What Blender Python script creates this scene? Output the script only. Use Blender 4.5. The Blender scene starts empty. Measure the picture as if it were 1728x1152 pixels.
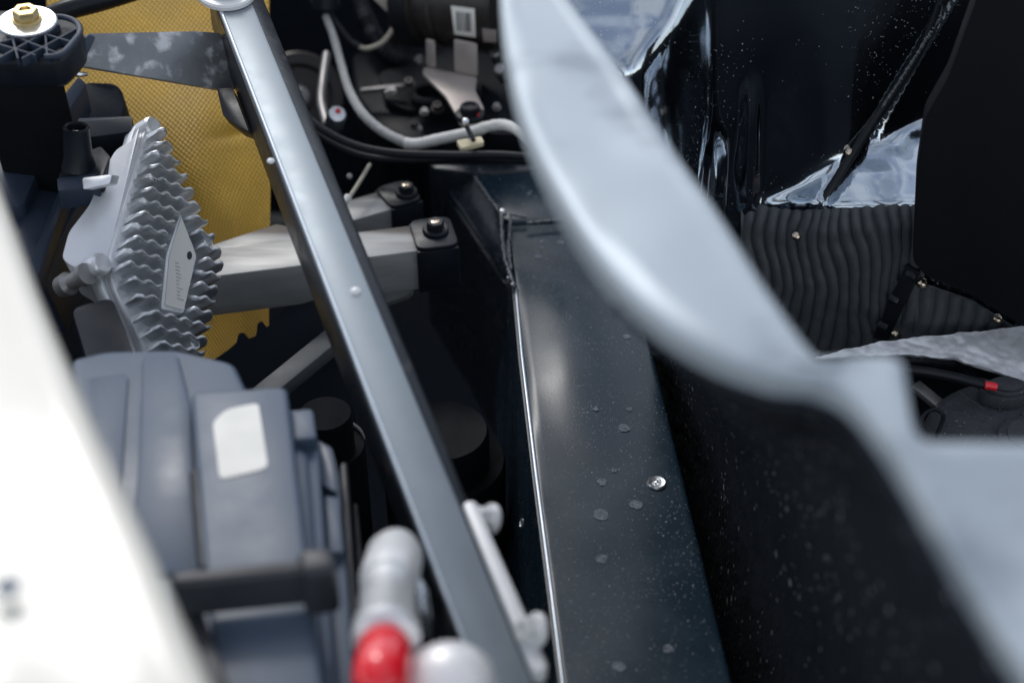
import bpy, bmesh, math, random
from mathutils import Vector, Matrix, Quaternion, noise
R = math.radians
random.seed(7)
S = bpy.context.scene
C = S.collection

# ------------------------------------------------------------------ camera, sky, sun, exposure
PITCH = R(38.0)
CAM = Vector((0, 0, 0.53))
FWD = Vector((0, math.cos(PITCH), -math.sin(PITCH)))
UPV = Vector((0, math.sin(PITCH), math.cos(PITCH)))
RGT = Vector((1, 0, 0))
cam = bpy.data.cameras.new('camera')
cam.sensor_width = 36.0
cam.lens = 50.0
cam.clip_start = 0.02
cam.clip_end = 2000
cam.dof.use_dof = True
cam.dof.focus_distance = 0.80
cam.dof.aperture_fstop = 4.8
cam.dof.aperture_blades = 0
co = bpy.data.objects.new('camera', cam)
C.objects.link(co)
co.location = CAM
co.rotation_euler = (R(90) - PITCH, 0, 0)
S.camera = co

SUN_EL, SUN_AZ = R(44), R(-22)          # azimuth from +Y, negative = to the left
w = bpy.data.worlds.new('World'); S.world = w; w.use_nodes = True
nt = w.node_tree
bg = nt.nodes['Background']
sky = nt.nodes.new('ShaderNodeTexSky')
sky.sky_type = 'NISHITA'; sky.sun_disc = False
sky.sun_elevation = SUN_EL; sky.sun_rotation = SUN_AZ
sky.air_density = 1.0; sky.dust_density = 0.8; sky.ozone_density = 0.3
# broken bright overcast: soft clouds over the whole dome, washed-out sky in the gaps
def hs(sat, val):
    h = nt.nodes.new('ShaderNodeHueSaturation'); h.inputs['Saturation'].default_value = sat; h.inputs['Value'].default_value = val
    nt.links.new(sky.outputs[0], h.inputs['Color']); return h
gap, cld = hs(.72, .72), hs(.22, 1.22)
wtc = nt.nodes.new('ShaderNodeTexCoord'); wn = nt.nodes.new('ShaderNodeTexNoise')
wn.inputs['Scale'].default_value = 2.6; wn.inputs['Detail'].default_value = 5; wn.inputs['Roughness'].default_value = .55
nt.links.new(wtc.outputs['Generated'], wn.inputs['Vector'])
wr = nt.nodes.new('ShaderNodeMapRange'); wr.inputs[1].default_value = .38; wr.inputs[2].default_value = .62
nt.links.new(wn.outputs[0], wr.inputs[0])
wm = nt.nodes.new('ShaderNodeMix'); wm.data_type = 'RGBA'
nt.links.new(wr.outputs[0], wm.inputs[0]); nt.links.new(gap.outputs[0], wm.inputs[6]); nt.links.new(cld.outputs[0], wm.inputs[7])
nt.links.new(wm.outputs[2], bg.inputs[0]); bg.inputs[1].default_value = 0.15
sl = bpy.data.lights.new('sun', 'SUN'); sl.energy = 0.5; sl.angle = R(11); sl.color = (1.0, 0.985, 0.96)
so = bpy.data.objects.new('sun', sl); C.objects.link(so)
SD = Vector((math.sin(SUN_AZ)*math.cos(SUN_EL), math.cos(SUN_AZ)*math.cos(SUN_EL), math.sin(SUN_EL)))
so.rotation_euler = SD.to_track_quat('Z', 'Y').to_euler(); so.location = SD*5
S.view_settings.view_transform = 'Standard'
S.view_settings.look = 'None'
S.view_settings.exposure = 0.62
S.view_settings.gamma = 1.0
S.cycles.max_bounces = 8

# ------------------------------------------------------------------ points on the place
def P(x, y, d):
    """world point seen at photo pixel (x, y) at distance d along the optical axis"""
    return CAM + FWD*d + RGT*((x-864)/2400*d) - UPV*((y-576)/2400*d)
def ray(x, y):
    return (FWD + RGT*((x-864)/2400) - UPV*((y-576)/2400))
def PZ(x, y, z):
    r = ray(x, y)
    return CAM + r*((z-CAM.z)/r.z)
def PN(x, y, p, n):
    r = ray(x, y)
    return CAM + r*((p-CAM).dot(n)/r.dot(n))
def px(n, d):            # length of n photo pixels at depth d
    return n/2400*d

# ------------------------------------------------------------------ materials
def lk(t, a, b): t.links.new(a, b)
def mat(name, col, rough=.5, metal=0., var=.2, nsc=60, bump=0., bsc=400, spec=.5, coat=0., rvar=.1,
        dust=0., dsc=420, dustcol=(.45, .47, .5), dsize=.22, spots=0., detail=6, stretch=None, weave=None, blotch=None):
    m = bpy.data.materials.new(name); m.use_nodes = True
    t = m.node_tree; N = t.nodes
    b = N['Principled BSDF']
    tc = N.new('ShaderNodeTexCoord')
    vec = tc.outputs['Object']
    if stretch:
        mp = N.new('ShaderNodeMapping'); mp.inputs['Scale'].default_value = stretch
        lk(t, vec, mp.inputs[0]); vec2 = mp.outputs[0]
    else:
        vec2 = vec
    nz = N.new('ShaderNodeTexNoise'); nz.inputs['Scale'].default_value = nsc; nz.inputs['Detail'].default_value = detail
    nz.inputs['Roughness'].default_value = .6
    lk(t, vec2, nz.inputs['Vector'])
    mx = N.new('ShaderNodeMix'); mx.data_type = 'RGBA'
    mx.inputs[6].default_value = tuple(max(0, c*(1-var)) for c in col)+(1,)
    mx.inputs[7].default_value = tuple(min(1, c*(1+var)) for c in col)+(1,)
    lk(t, nz.outputs[0], mx.inputs[0])
    colout = mx.outputs[2]
    mr = N.new('ShaderNodeMapRange')
    mr.inputs[1].default_value = .3; mr.inputs[2].default_value = .7
    mr.inputs[3].default_value = max(.02, rough-rvar); mr.inputs[4].default_value = min(1, rough+rvar)
    lk(t, nz.outputs[0], mr.inputs[0]); rout = mr.outputs[0]
    metal_out = None
    if blotch:   # (colour, scale, threshold) blotches of wear and of mottled reflections
        n2 = N.new('ShaderNodeTexNoise'); n2.inputs['Scale'].default_value = blotch[1]; n2.inputs['Detail'].default_value = 5
        lk(t, vec2, n2.inputs['Vector'])
        r2 = N.new('ShaderNodeMapRange'); r2.inputs[1].default_value = blotch[2]; r2.inputs[2].default_value = blotch[2]+.13
        lk(t, n2.outputs[0], r2.inputs[0])
        m2 = N.new('ShaderNodeMix'); m2.data_type = 'RGBA'; m2.inputs[7].default_value = blotch[0]+(1,)
        lk(t, r2.outputs[0], m2.inputs[0]); lk(t, colout, m2.inputs[6]); colout = m2.outputs[2]
    dfac = None
    if dust > 0:
        facs = []
        for sc, size, gate in ((dsc, dsize, 1-dust), (dsc*.45, dsize*.8, 1-dust*.4)):
            vo = N.new('ShaderNodeTexVoronoi'); vo.inputs['Scale'].default_value = sc
            lk(t, vec2, vo.inputs['Vector'])
            sp = N.new('ShaderNodeSeparateColor'); lk(t, vo.outputs['Color'], sp.inputs[0])
            g = N.new('ShaderNodeMath'); g.operation = 'GREATER_THAN'; g.inputs[1].default_value = gate
            cn = N.new('ShaderNodeTexNoise'); cn.inputs['Scale'].default_value = 16; cn.inputs['Detail'].default_value = 3
            lk(t, vec, cn.inputs['Vector'])
            cm = N.new('ShaderNodeMath'); cm.operation = 'MULTIPLY_ADD'; cm.inputs[1].default_value = 2.2; cm.inputs[2].default_value = -1.1
            lk(t, cn.outputs[0], cm.inputs[0])
            ca = N.new('ShaderNodeMath'); ca.operation = 'ADD'
            lk(t, cm.outputs[0], ca.inputs[0]); lk(t, sp.outputs[0], ca.inputs[1])
            lk(t, ca.outputs[0], g.inputs[0])
            sz = N.new('ShaderNodeMath'); sz.operation = 'MULTIPLY'; sz.inputs[1].default_value = size
            lk(t, sp.outputs[1], sz.inputs[0])
            l = N.new('ShaderNodeMath'); l.operation = 'LESS_THAN'
            lk(t, vo.outputs['Distance'], l.inputs[0]); lk(t, sz.outputs[0], l.inputs[1])
            mu = N.new('ShaderNodeMath'); mu.operation = 'MULTIPLY'
            lk(t, g.outputs[0], mu.inputs[0]); lk(t, l.outputs[0], mu.inputs[1]); facs.append(mu)
        ad = N.new('ShaderNodeMath'); ad.operation = 'MAXIMUM'
        lk(t, facs[0].outputs[0], ad.inputs[0]); lk(t, facs[1].outputs[0], ad.inputs[1]); dfac = ad.outputs[0]
        m3 = N.new('ShaderNodeMix'); m3.data_type = 'RGBA'; m3.inputs[7].default_value = dustcol+(1,)
        lk(t, dfac, m3.inputs[0]); lk(t, colout, m3.inputs[6]); colout = m3.outputs[2]
        m4 = N.new('ShaderNodeMix'); m4.inputs[3].default_value = .8
        lk(t, dfac, m4.inputs[0]); lk(t, rout, m4.inputs[2]); rout = m4.outputs[0]
        m5 = N.new('ShaderNodeMath'); m5.operation = 'MULTIPLY_ADD'; m5.inputs[1].default_value = -metal; m5.inputs[2].default_value = metal
        lk(t, dfac, m5.inputs[0]); metal_out = m5.outputs[0]
    lk(t, colout, b.inputs['Base Color'])
    lk(t, rout, b.inputs['Roughness'])
    if metal_out is not None and metal > 0: lk(t, metal_out, b.inputs['Metallic'])
    else: b.inputs['Metallic'].default_value = metal
    b.inputs['Specular IOR Level'].default_value = spec
    b.inputs['Coat Weight'].default_value = coat
    b.inputs['Coat Roughness'].default_value = .08
    hgt = None
    if weave:
        u = N.new('ShaderNodeTexCoord')
        mp2 = N.new('ShaderNodeMapping'); mp2.inputs['Scale'].default_value = (weave, weave*1.65, 1)
        mp2.inputs['Rotation'].default_value = (0, 0, R(8))
        lk(t, u.outputs['UV'], mp2.inputs[0])
        n4 = N.new('ShaderNodeTexNoise'); n4.inputs['Scale'].default_value = .35; lk(t, mp2.outputs[0], n4.inputs['Vector'])
        va = N.new('ShaderNodeVectorMath'); va.operation = 'MULTIPLY_ADD'; va.inputs[1].default_value = (1.1, 1.1, 0)
        lk(t, n4.outputs['Color'], va.inputs[0]); lk(t, mp2.outputs[0], va.inputs[2])
        sx = N.new('ShaderNodeSeparateXYZ'); lk(t, va.outputs[0], sx.inputs[0])
        ss = []
        for k in (0, 1):
            sn = N.new('ShaderNodeMath'); sn.operation = 'SINE'; lk(t, sx.outputs[k], sn.inputs[0]); ss.append(sn)
        mu = N.new('ShaderNodeMath'); mu.operation = 'MULTIPLY'
        lk(t, ss[0].outputs[0], mu.inputs[0]); lk(t, ss[1].outputs[0], mu.inputs[1])
        mw = N.new('ShaderNodeMapRange'); mw.inputs[1].default_value = -.9; mw.inputs[2].default_value = .9
        lk(t, mu.outputs[0], mw.inputs[0]); hgt = mw.outputs[0]
        m6 = N.new('ShaderNodeMix'); m6.data_type = 'RGBA'; m6.blend_type = 'MULTIPLY'; m6.inputs[0].default_value = .75
        cr = N.new('ShaderNodeMapRange'); cr.inputs[3].default_value = .58; cr.inputs[4].default_value = 1.18
        lk(t, hgt, cr.inputs[0]); lk(t, colout, m6.inputs[6])
        cc = N.new('ShaderNodeCombineColor')
        for k in range(3): lk(t, cr.outputs[0], cc.inputs[k])
        lk(t, cc.outputs[0], m6.inputs[7]); lk(t, m6.outputs[2], b.inputs['Base Color'])
    if bump > 0:
        bu = N.new('ShaderNodeBump'); bu.inputs['Strength'].default_value = min(1, bump); bu.inputs['Distance'].default_value = .001
        if hgt is None:
            n3 = N.new('ShaderNodeTexNoise'); n3.inputs['Scale'].default_value = bsc; n3.inputs['Detail'].default_value = 4
            lk(t, vec2, n3.inputs['Vector']); hgt = n3.outputs[0]
        lk(t, hgt, bu.inputs['Height']); lk(t, bu.outputs[0], b.inputs['Normal'])
    return m

M = {}
M['asphalt'] = mat('asphalt', (.05, .05, .052), .9, bump=.3, bsc=120, nsc=3)
M['pit'] = mat('black_underbody', (.011, .015, .022), .75, var=.4, bump=.2, spec=.2)
M['white_paint'] = mat('white_car_paint', (.68, .65, .57), .35, var=.02, nsc=8, rvar=.05, coat=.3)
M['silver_paint'] = mat('satin_silver_paint', (.41, .46, .50), .48, .4, var=.16, nsc=9, rvar=.10, detail=5, blotch=((.27, .31, .35), 22, .56))  # blotches painted in for mottled cloud reflections
M['bar'] = mat('lit_satin_bar_top', (.29, .33, .36), .46, .5, var=.12, nsc=60, rvar=.05)  # lighter tone painted for the bar's lit top face
M['edge'] = mat('edge_highlight_silver', (.50, .55, .60), .4, .7, var=.2, nsc=120)  # silver tone painting the bright edge highlights of beam and bar
M['bar_shade'] = mat('shaded_bar_side', (.022, .026, .032), .35, .2, var=.4, nsc=70, bump=.1, blotch=((.12, .11, .10), 60, .60))  # same bar, the shade of its sides painted dark
M['beam'] = mat('gloss_black_chassis_paint', (.012, .028, .044), .27, 0, var=.4, nsc=25, rvar=.04, bump=.03, bsc=900,
                dust=.62, dsc=900, dsize=.25, dustcol=(.28, .30, .32), coat=0, spec=.34)
M['beam_side'] = mat('black_chassis_paint_side', (.016, .021, .029), .3, 0, var=.4, bump=.1, bsc=500, dust=.3, dsc=480, dsize=.3, dustcol=(.22, .22, .22))
M['panel'] = mat('polished_black_panel', (.48, .535, .59), .09, 1.0, var=.15, nsc=14, rvar=.05, bump=.05, bsc=140,
                 dust=.16, dsc=800, dsize=.26, dustcol=(.4, .42, .44))
M['ripple'] = mat('ribbed_black_trim', (.075, .083, .092), .55, 0, var=.3, nsc=120, bump=.3, bsc=1200)
M['carpet'] = mat('black_carpet', (.016, .020, .027), .95, 0, var=.6, nsc=160, bump=1., bsc=900, spec=.2,
                  dust=.35, dsc=640, dsize=.32, dustcol=(.30, .30, .32), stretch=(1, .5, .3))
M['alu'] = mat('raw_aluminium', (.43, .43, .42), .5, .4, var=.35, nsc=70, rvar=.1, bump=.15, bsc=500, blotch=((.15, .135, .12), 30, .52), stretch=(.15, 1, 1))
M['cast'] = mat('cast_aluminium', (.84, .85, .86), .40, .65, var=.08, nsc=90, rvar=.08, bump=.12, bsc=900)
M['fin'] = mat('shaded_cast_fins', (.70, .715, .73), .36, .8, var=.25, nsc=70, rvar=.1, bump=.2, bsc=700)  # same casting, shade between the fins painted as a darker tone
M['steel'] = mat('brushed_grey_steel', (.36, .35, .34), .45, .8, var=.2, nsc=80, bump=.1)
M['brace'] = mat('dull_grey_rod', (.12, .125, .125), .6, .2, var=.3, nsc=80, bump=.2)
M['near_black'] = mat('near_black_matt', (.006, .007, .009), .7, 0, var=.3, spec=.15)  # near black, darkens the canisters, side cover and block under the mount
M['zinc'] = mat('zinc_steel', (.70, .72, .74), .3, .9, var=.12, nsc=120)
M['gold'] = mat('yellow_zinc', (.55, .42, .20), .35, .9, var=.2, nsc=200)
M['white_metal'] = mat('white_coated_metal', (.80, .80, .80), .3, .1, var=.04, nsc=50)
M['plastic'] = mat('dark_blue_grey_plastic', (.032, .046, .072), .42, 0, spec=.35, var=.25, nsc=50, bump=.08, bsc=1200)
M['plasticblk'] = mat('black_plastic', (.010, .013, .019), .4, 0, spec=.3, var=.3, nsc=60, bump=.1, bsc=1000)
M['airbox'] = mat('grey_airbox_plastic', (.075, .108, .160), .4, 0, var=.15, nsc=20, bump=.05, bsc=1500)
M['airbox_dark'] = mat('charcoal_plastic', (.03, .033, .04), .45, 0, var=.2, nsc=40, bump=.05)
M['sticker'] = mat('white_sticker', (.88, .86, .79), .5, 0, var=.04, nsc=60)
M['grey_ink'] = mat('grey_ink', (.52, .53, .56), .5, 0)
M['ink'] = mat('black_ink', (.02, .02, .03), .5, 0)
M['kevlar'] = mat('gold_woven_fibre', (.62, .36, .032), .5, 0, var=.5, nsc=14, bump=.6, weave=290., blotch=((.25, .17, .06), 14, .62))
M['arm'] = mat('worn_grey_plate', (.23, .24, .25), .38, .2, var=.5, nsc=50, bump=.25, bsc=300, blotch=((.62, .63, .64), 95, .52))
M['rubber'] = mat('black_rubber', (.010, .012, .016), .42, 0, spec=.3, var=.2, bump=.1)
M['white_sleeve'] = mat('white_fabric_sleeve', (.78, .77, .73), .7, 0, var=.2, nsc=120, bump=.6, bsc=350)
M['grey_sleeve'] = mat('grey_cable_sleeve', (.45, .45, .43), .7, 0, var=.3, nsc=120, bump=.6, bsc=350)
M['beige'] = mat('beige_tubing', (.42, .39, .31), .5, 0, var=.15)
M['cream'] = mat('cream_plastic', (.80, .70, .46), .5, 0, var=.05)
M['yellow'] = mat('yellow_plastic', (.75, .60, .03), .5, 0, var=.05)
M['red'] = mat('red_plastic', (.95, .02, .035), .2, 0, var=.06, coat=.6)
M['redpaint'] = mat('red_paint_mark', (.6, .03, .03), .5, 0)
M['gear'] = mat('dark_cast_housing', (.007, .009, .012), .5, 0, var=.5, nsc=50, bump=.3, bsc=250, spec=.15)
M['darkmetal'] = mat('dark_brown_metal', (.06, .055, .052), .4, .6, var=.3, nsc=60)
M['brown'] = mat('bronze_grey_steel', (.42, .37, .34), .45, .3, var=.15, nsc=60, bump=.1)
M['shield'] = mat('embossed_aluminium_foil', (.86, .87, .88), .45, .4, var=.12, nsc=80, bump=.4, bsc=260)
M['motor'] = mat('textured_black_motor_housing', (.055, .060, .066), .6, 0, var=.4, nsc=300, bump=.7, bsc=1100, dust=.3, dsc=500, dsize=.28, dustcol=(.25, .26, .27))
M['rivet'] = mat('brass_rivet', (.72, .60, .46), .25, 1., var=.1)
M['stain'] = mat('dried_water_mark', (.20, .23, .26), .75, 0, var=.4, nsc=300)
_t = M['stain'].node_tree; _tr = _t.nodes.new('ShaderNodeBsdfTransparent'); _mx = _t.nodes.new('ShaderNodeMixShader')
_nz = _t.nodes.new('ShaderNodeTexNoise'); _nz.inputs['Scale'].default_value = 420; _nz.inputs['Detail'].default_value = 4
_tc = _t.nodes.new('ShaderNodeTexCoord'); lk(_t, _tc.outputs['Object'], _nz.inputs['Vector'])
_mr = _t.nodes.new('ShaderNodeMapRange'); _mr.inputs[1].default_value = .3; _mr.inputs[2].default_value = .7; _mr.inputs[3].default_value = .15; _mr.inputs[4].default_value = .95
lk(_t, _nz.outputs[0], _mr.inputs[0]); lk(_t, _mr.outputs[0], _mx.inputs[0]); lk(_t, _tr.outputs[0], _mx.inputs[1])
lk(_t, _t.nodes['Principled BSDF'].outputs[0], _mx.inputs[2]); lk(_t, _mx.outputs[0], _t.nodes['Material Output'].inputs[0])
M['weld'] = mat('painted_weld', (.16, .17, .18), .25, .5, var=.4, nsc=300)

# ------------------------------------------------------------------ builders
def wloc(o):
    v = Vector((0, 0, 0))
    while o is not None:
        v += o.location; o = o.parent
    return v
def tag(o, label=None, cat=None, group=None, kind=None):
    if label: o['label'] = label
    if cat: o['category'] = cat
    if group: o['group'] = group
    if kind: o['kind'] = kind
    return o
def thing(name, loc, label, cat, group=None):
    o = bpy.data.objects.new(name, None); o.empty_display_size = .02
    C.objects.link(o); o.location = loc
    return tag(o, label, cat, group)
def finish(bm, name, m, parent=None, ang=38, solid=0., loc=None):
    """link a world-space bmesh as one object"""
    bmesh.ops.recalc_face_normals(bm, faces=bm.faces) if solid == 0 else None
    for e in bm.edges:
        e.smooth = len(e.link_faces) == 2 and e.calc_face_angle(0) < R(ang)
    for f in bm.faces: f.smooth = True
    if parent is not None:
        off = wloc(parent); loc_rel = Vector((0, 0, 0))
    else:
        if loc is None:
            xs = [v.co for v in bm.verts]
            loc = Vector((sum(v.x for v in xs)/len(xs), sum(v.y for v in xs)/len(xs), min(v.z for v in xs)))
        off = loc; loc_rel = loc
    for v in bm.verts: v.co -= off
    me = bpy.data.meshes.new(name); bm.to_mesh(me); bm.free()
    me.materials.append(m)
    o = bpy.data.objects.new(name, me); C.objects.link(o)
    o.parent = parent; o.location = loc_rel
    if solid:
        md = o.modifiers.new('thickness', 'SOLIDIFY'); md.thickness = solid; md.offset = -1
    return o
def inst(name, me, parent, loc, nrm=None, spin=0., scale=1.):
    """one more object sharing mesh data, placed at a world point with its z axis along nrm"""
    o = bpy.data.objects.new(name, me); C.objects.link(o)
    o.parent = parent
    o.location = Vector(loc) - (wloc(parent) if parent else Vector((0, 0, 0)))
    o.rotation_mode = 'QUATERNION'
    q = Vector((0, 0, 1)).rotation_difference(Vector(nrm).normalized()) if nrm is not None else Quaternion()
    o.rotation_quaternion = q @ Quaternion((0, 0, 1), spin)
    o.scale = (scale,)*3
    return o
def bevel(bm, off, seg=2, ang=30):
    if off <= 0: return
    bmesh.ops.recalc_face_normals(bm, faces=bm.faces)
    es = [e for e in bm.edges if len(e.link_faces) == 2 and e.calc_face_angle(0) > R(ang)]
    bmesh.ops.bevel(bm, geom=es, offset=off, segments=seg, affect='EDGES', profile=.5, clamp_overlap=True)
def slab_bm(pts, ext, bev=0., seg=2, bm=None):
    bm2 = bmesh.new()
    a = [bm2.verts.new(p) for p in pts]
    b = [bm2.verts.new(Vector(p)+Vector(ext)) for p in pts]
    n = len(pts)
    bm2.faces.new(a); bm2.faces.new(b[::-1])
    for i in range(n): bm2.faces.new((a[i], b[i], b[(i+1) % n], a[(i+1) % n]))
    bevel(bm2, bev, seg)
    return join(bm, bm2)
def join(bm, bm2):
    if bm is None: return bm2
    me = bpy.data.meshes.new('tmp'); bm2.to_mesh(me); bm2.free(); bm.from_mesh(me); bpy.data.meshes.remove(me)
    return bm
def slab(name, pts, ext, m, parent=None, bev=.001, seg=2):
    return finish(slab_bm(pts, ext, bev, seg), name, m, parent)
def rnd(pts, r, n=5):
    """round the corners of a polygon of 3D points"""
    out = []
    k = len(pts)
    for i in range(k):
        p, a, b = Vector(pts[i]), Vector(pts[i-1]), Vector(pts[(i+1) % k])
        ra = min(r, (a-p).length*.45); rb = min(r, (b-p).length*.45)
        s = p+(a-p).normalized()*ra; e = p+(b-p).normalized()*rb
        for j in range(n+1):
            t = j/n; out.append(s*(1-t)**2+p*2*t*(1-t)+e*t*t)
    return out
def crom(pts, n=6):
    pts = [Vector(p) for p in pts]
    out = []
    for i in range(len(pts)-1):
        p0 = pts[i-1] if i else pts[0]*2-pts[1]
        p1, p2 = pts[i], pts[i+1]
        p3 = pts[i+2] if i+2 < len(pts) else p2*2-p1
        for j in range(n):
            t = j/n
            out.append(.5*((2*p1)+(p2-p0)*t+(2*p0-5*p1+4*p2-p3)*t*t+(3*p1-p0-3*p2+p3)*t**3))
    out.append(pts[-1]); return out
def tube_bm(path, rad, seg=12, bm=None, wob=0., cap=True):
    bm = bm or bmesh.new()
    n = len(path); rings = []
    up = Vector((0, 0, 1)); prev = None
    for i, p in enumerate(path):
        t = (path[min(i+1, n-1)]-path[max(i-1, 0)]).normalized()
        if prev is None:
            a = t.cross(up if abs(t.z) < .9 else Vector((1, 0, 0))).normalized()
        else:
            a = (prev-t*prev.dot(t)).normalized()
        prev = a; b = t.cross(a)
        r = rad(i/(n-1)) if callable(rad) else rad
        if wob: r *= 1+wob*(noise.noise(p*300)+.5*math.sin(i*1.9))
        rings.append([bm.verts.new(p+a*math.cos(2*math.pi*k/seg)*r+b*math.sin(2*math.pi*k/seg)*r) for k in range(seg)])
    for i in range(n-1):
        for k in range(seg):
            bm.faces.new((rings[i][k], rings[i][(k+1) % seg], rings[i+1][(k+1) % seg], rings[i+1][k]))
    if cap:
        bm.faces.new(rings[0][::-1]); bm.faces.new(rings[-1])
    return bm
def tube(name, pts, rad, m, parent=None, n=8, seg=12, wob=0.):
    return finish(tube_bm(crom(pts, n), rad, seg, None, wob), name, m, parent, 60)
def boxbar_bm(p0, p1, wd, ht, bev=.001, up=Vector((0, 0, 1)), bm=None):
    """square bar whose top centre line runs p0 -> p1"""
    p0, p1 = Vector(p0), Vector(p1)
    t = (p1-p0).normalized(); s = t.cross(up).normalized(); u = s.cross(t)
    pts = [p0-s*wd/2, p0+s*wd/2, p0+s*wd/2-u*ht, p0-s*wd/2-u*ht]
    return slab_bm(pts, p1-p0, bev, 2, bm)
def lathe_bm(prof, seg=24, hexa=False, bm=None):
    """profile [(r, z)] about local z"""
    bm = bm or bmesh.new(); rings = []
    for r, z in prof:
        rings.append([bm.verts.new((r*math.cos(2*math.pi*k/seg), r*math.sin(2*math.pi*k/seg), z)) for k in range(seg)])
    for i in range(len(prof)-1):
        for k in range(seg):
            bm.faces.new((rings[i][k], rings[i][(k+1) % seg], rings[i+1][(k+1) % seg], rings[i+1][k]))
    bm.faces.new(rings[0][::-1]); bm.faces.new(rings[-1])
    return bm
def mesh_of(bm, name, m, ang=35):
    bmesh.ops.recalc_face_normals(bm, faces=bm.faces)
    for e in bm.edges: e.smooth = len(e.link_faces) == 2 and e.calc_face_angle(0) < R(ang)
    for f in bm.faces: f.smooth = True
    me = bpy.data.meshes.new(name); bm.to_mesh(me); bm.free(); me.materials.append(m); return me
def lathe(name, prof, m, parent, loc, nrm, seg=24, spin=0., ang=35):
    return inst(name, mesh_of(lathe_bm(prof, seg), name, m, ang), parent, loc, nrm, spin)
def hexhead(name, r, h, m, parent, loc, nrm, spin=0., flange=1.35, hf=.3):
    """bolt: round flange with a hexagon head on top, socket dimple"""
    bm = lathe_bm([(r*flange, 0), (r*flange, h*hf*.6), (r*flange*.92, h*hf), (r, h*hf)], 20)
    b2 = lathe_bm([(r, h*hf*.5), (r, h*.9), (r*.9, h), (r*.5, h), (r*.45, h*.8)], 6)
    bm = join(bm, b2)
    return inst(name, mesh_of(bm, name, m, 28), parent, loc, nrm, spin)
def grid_bm(fn, nu, nv, uv=False):
    bm = bmesh.new()
    V = [[bm.verts.new(fn(i/nu, j/nv)) for j in range(nv+1)] for i in range(nu+1)]
    ul = bm.loops.layers.uv.new('UVMap') if uv else None
    for i in range(nu):
        for j in range(nv):
            f = bm.faces.new((V[i][j], V[i+1][j], V[i+1][j+1], V[i][j+1]))
            if uv:
                for l, (a, b) in zip(f.loops, ((i, j), (i+1, j), (i+1, j+1), (i, j+1))):
                    l[ul].uv = (a/nu, b/nv)
    return bm
def resample(pts, n):
    pts = [Vector(p) for p in pts]
    L = [0]
    for a, b in zip(pts, pts[1:]): L.append(L[-1]+(b-a).length)
    out = []; k = 0
    for i in range(n+1):
        s = L[-1]*i/n
        while k < len(pts)-2 and L[k+1] < s: k += 1
        t = (s-L[k])/max(1e-9, L[k+1]-L[k]); out.append(pts[k].lerp(pts[k+1], min(1, t)))
    return out
def sheet_bm(Ls, Rs, m=14, lipL=.014, lipR=.014, rad=.004, warp=None):
    """pressed sheet between two edge curves (same sample count) with turned-down rims"""
    bm = bmesh.new(); rows = []
    for i, (a, b) in enumerate(zip(Ls, Rs)):
        d = (b-a).normalized(); dn = Vector((0, 0, -1)); row = []
        if lipL:
            row.append(a+dn*lipL)
            for k in range(4):
                q = k/3*math.pi/2
                row.append(a+d*rad*(1-math.cos(q))+dn*rad*(1-math.sin(q)))
        for k in range(m+1):
            t = k/m
            p = (a+d*rad*2).lerp(b-d*rad*2, t)
            if warp: p = p+Vector((0, 0, warp(p, t, i/(len(Ls)-1))))
            row.append(p)
        if lipR:
            for k in range(4):
                q = (3-k)/3*math.pi/2
                row.append(b-d*rad*(1-math.cos(q))+dn*rad*(1-math.sin(q)))
            row.append(b+dn*lipR)
        rows.append([bm.verts.new(p) for p in row])
    for i in range(len(rows)-1):
        for k in range(len(rows[0])-1):
            bm.faces.new((rows[i][k], rows[i][k+1], rows[i+1][k+1], rows[i+1][k]))
    return bm
def ss(a, b, x):
    t = max(0, min(1, (x-a)/(b-a))); return t*t*(3-2*t)
def lerp_tab(tab, y):
    for (y0, a), (y1, b) in zip(tab, tab[1:]):
        if y <= y1 or (y1, b) == tab[-1]:
            t = (y-y0)/(y1-y0); return a+(b-a)*t
Z = Vector((0, 0, 1)); DN = Vector((0, 0, -1))

# ------------------------------------------------------------------ setting
def plate(name, pts, m):
    bm = bmesh.new(); bm.faces.new([bm.verts.new(p) for p in pts])
    return finish(bm, name, m, loc=Vector((0, 0, 0)))
g = plate('ground', [(-400, -400, -.75), (400, -400, -.75), (400, 400, -.75), (-400, 400, -.75)], M['asphalt']); tag(g, kind='structure')
def wall(name, x0, x1, y0, y1, z0, z1):
    o = slab(name, [(x0, y0, z0), (x1, y0, z0), (x1, y1, z0), (x0, y1, z0)], (0, 0, z1-z0), M['pit'], None, .004)
    tag(o, kind='structure'); return o
wall('floor', -.62, .8, .02, 1.45, -.42, -.40)
wall('wall_back', -.62, .8, 1.42, 1.45, -.39, .40)  # unseen wall, raised to darken sky reflections in the bay
wall('wall_left', -.65, -.62, .02, 1.45, -.42, .20)
wall('wall_right', .8, .83, .02, 1.45, -.42, .20)
wall('wall_front', -.62, .8, -.02, .015, -.42, .10)

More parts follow.
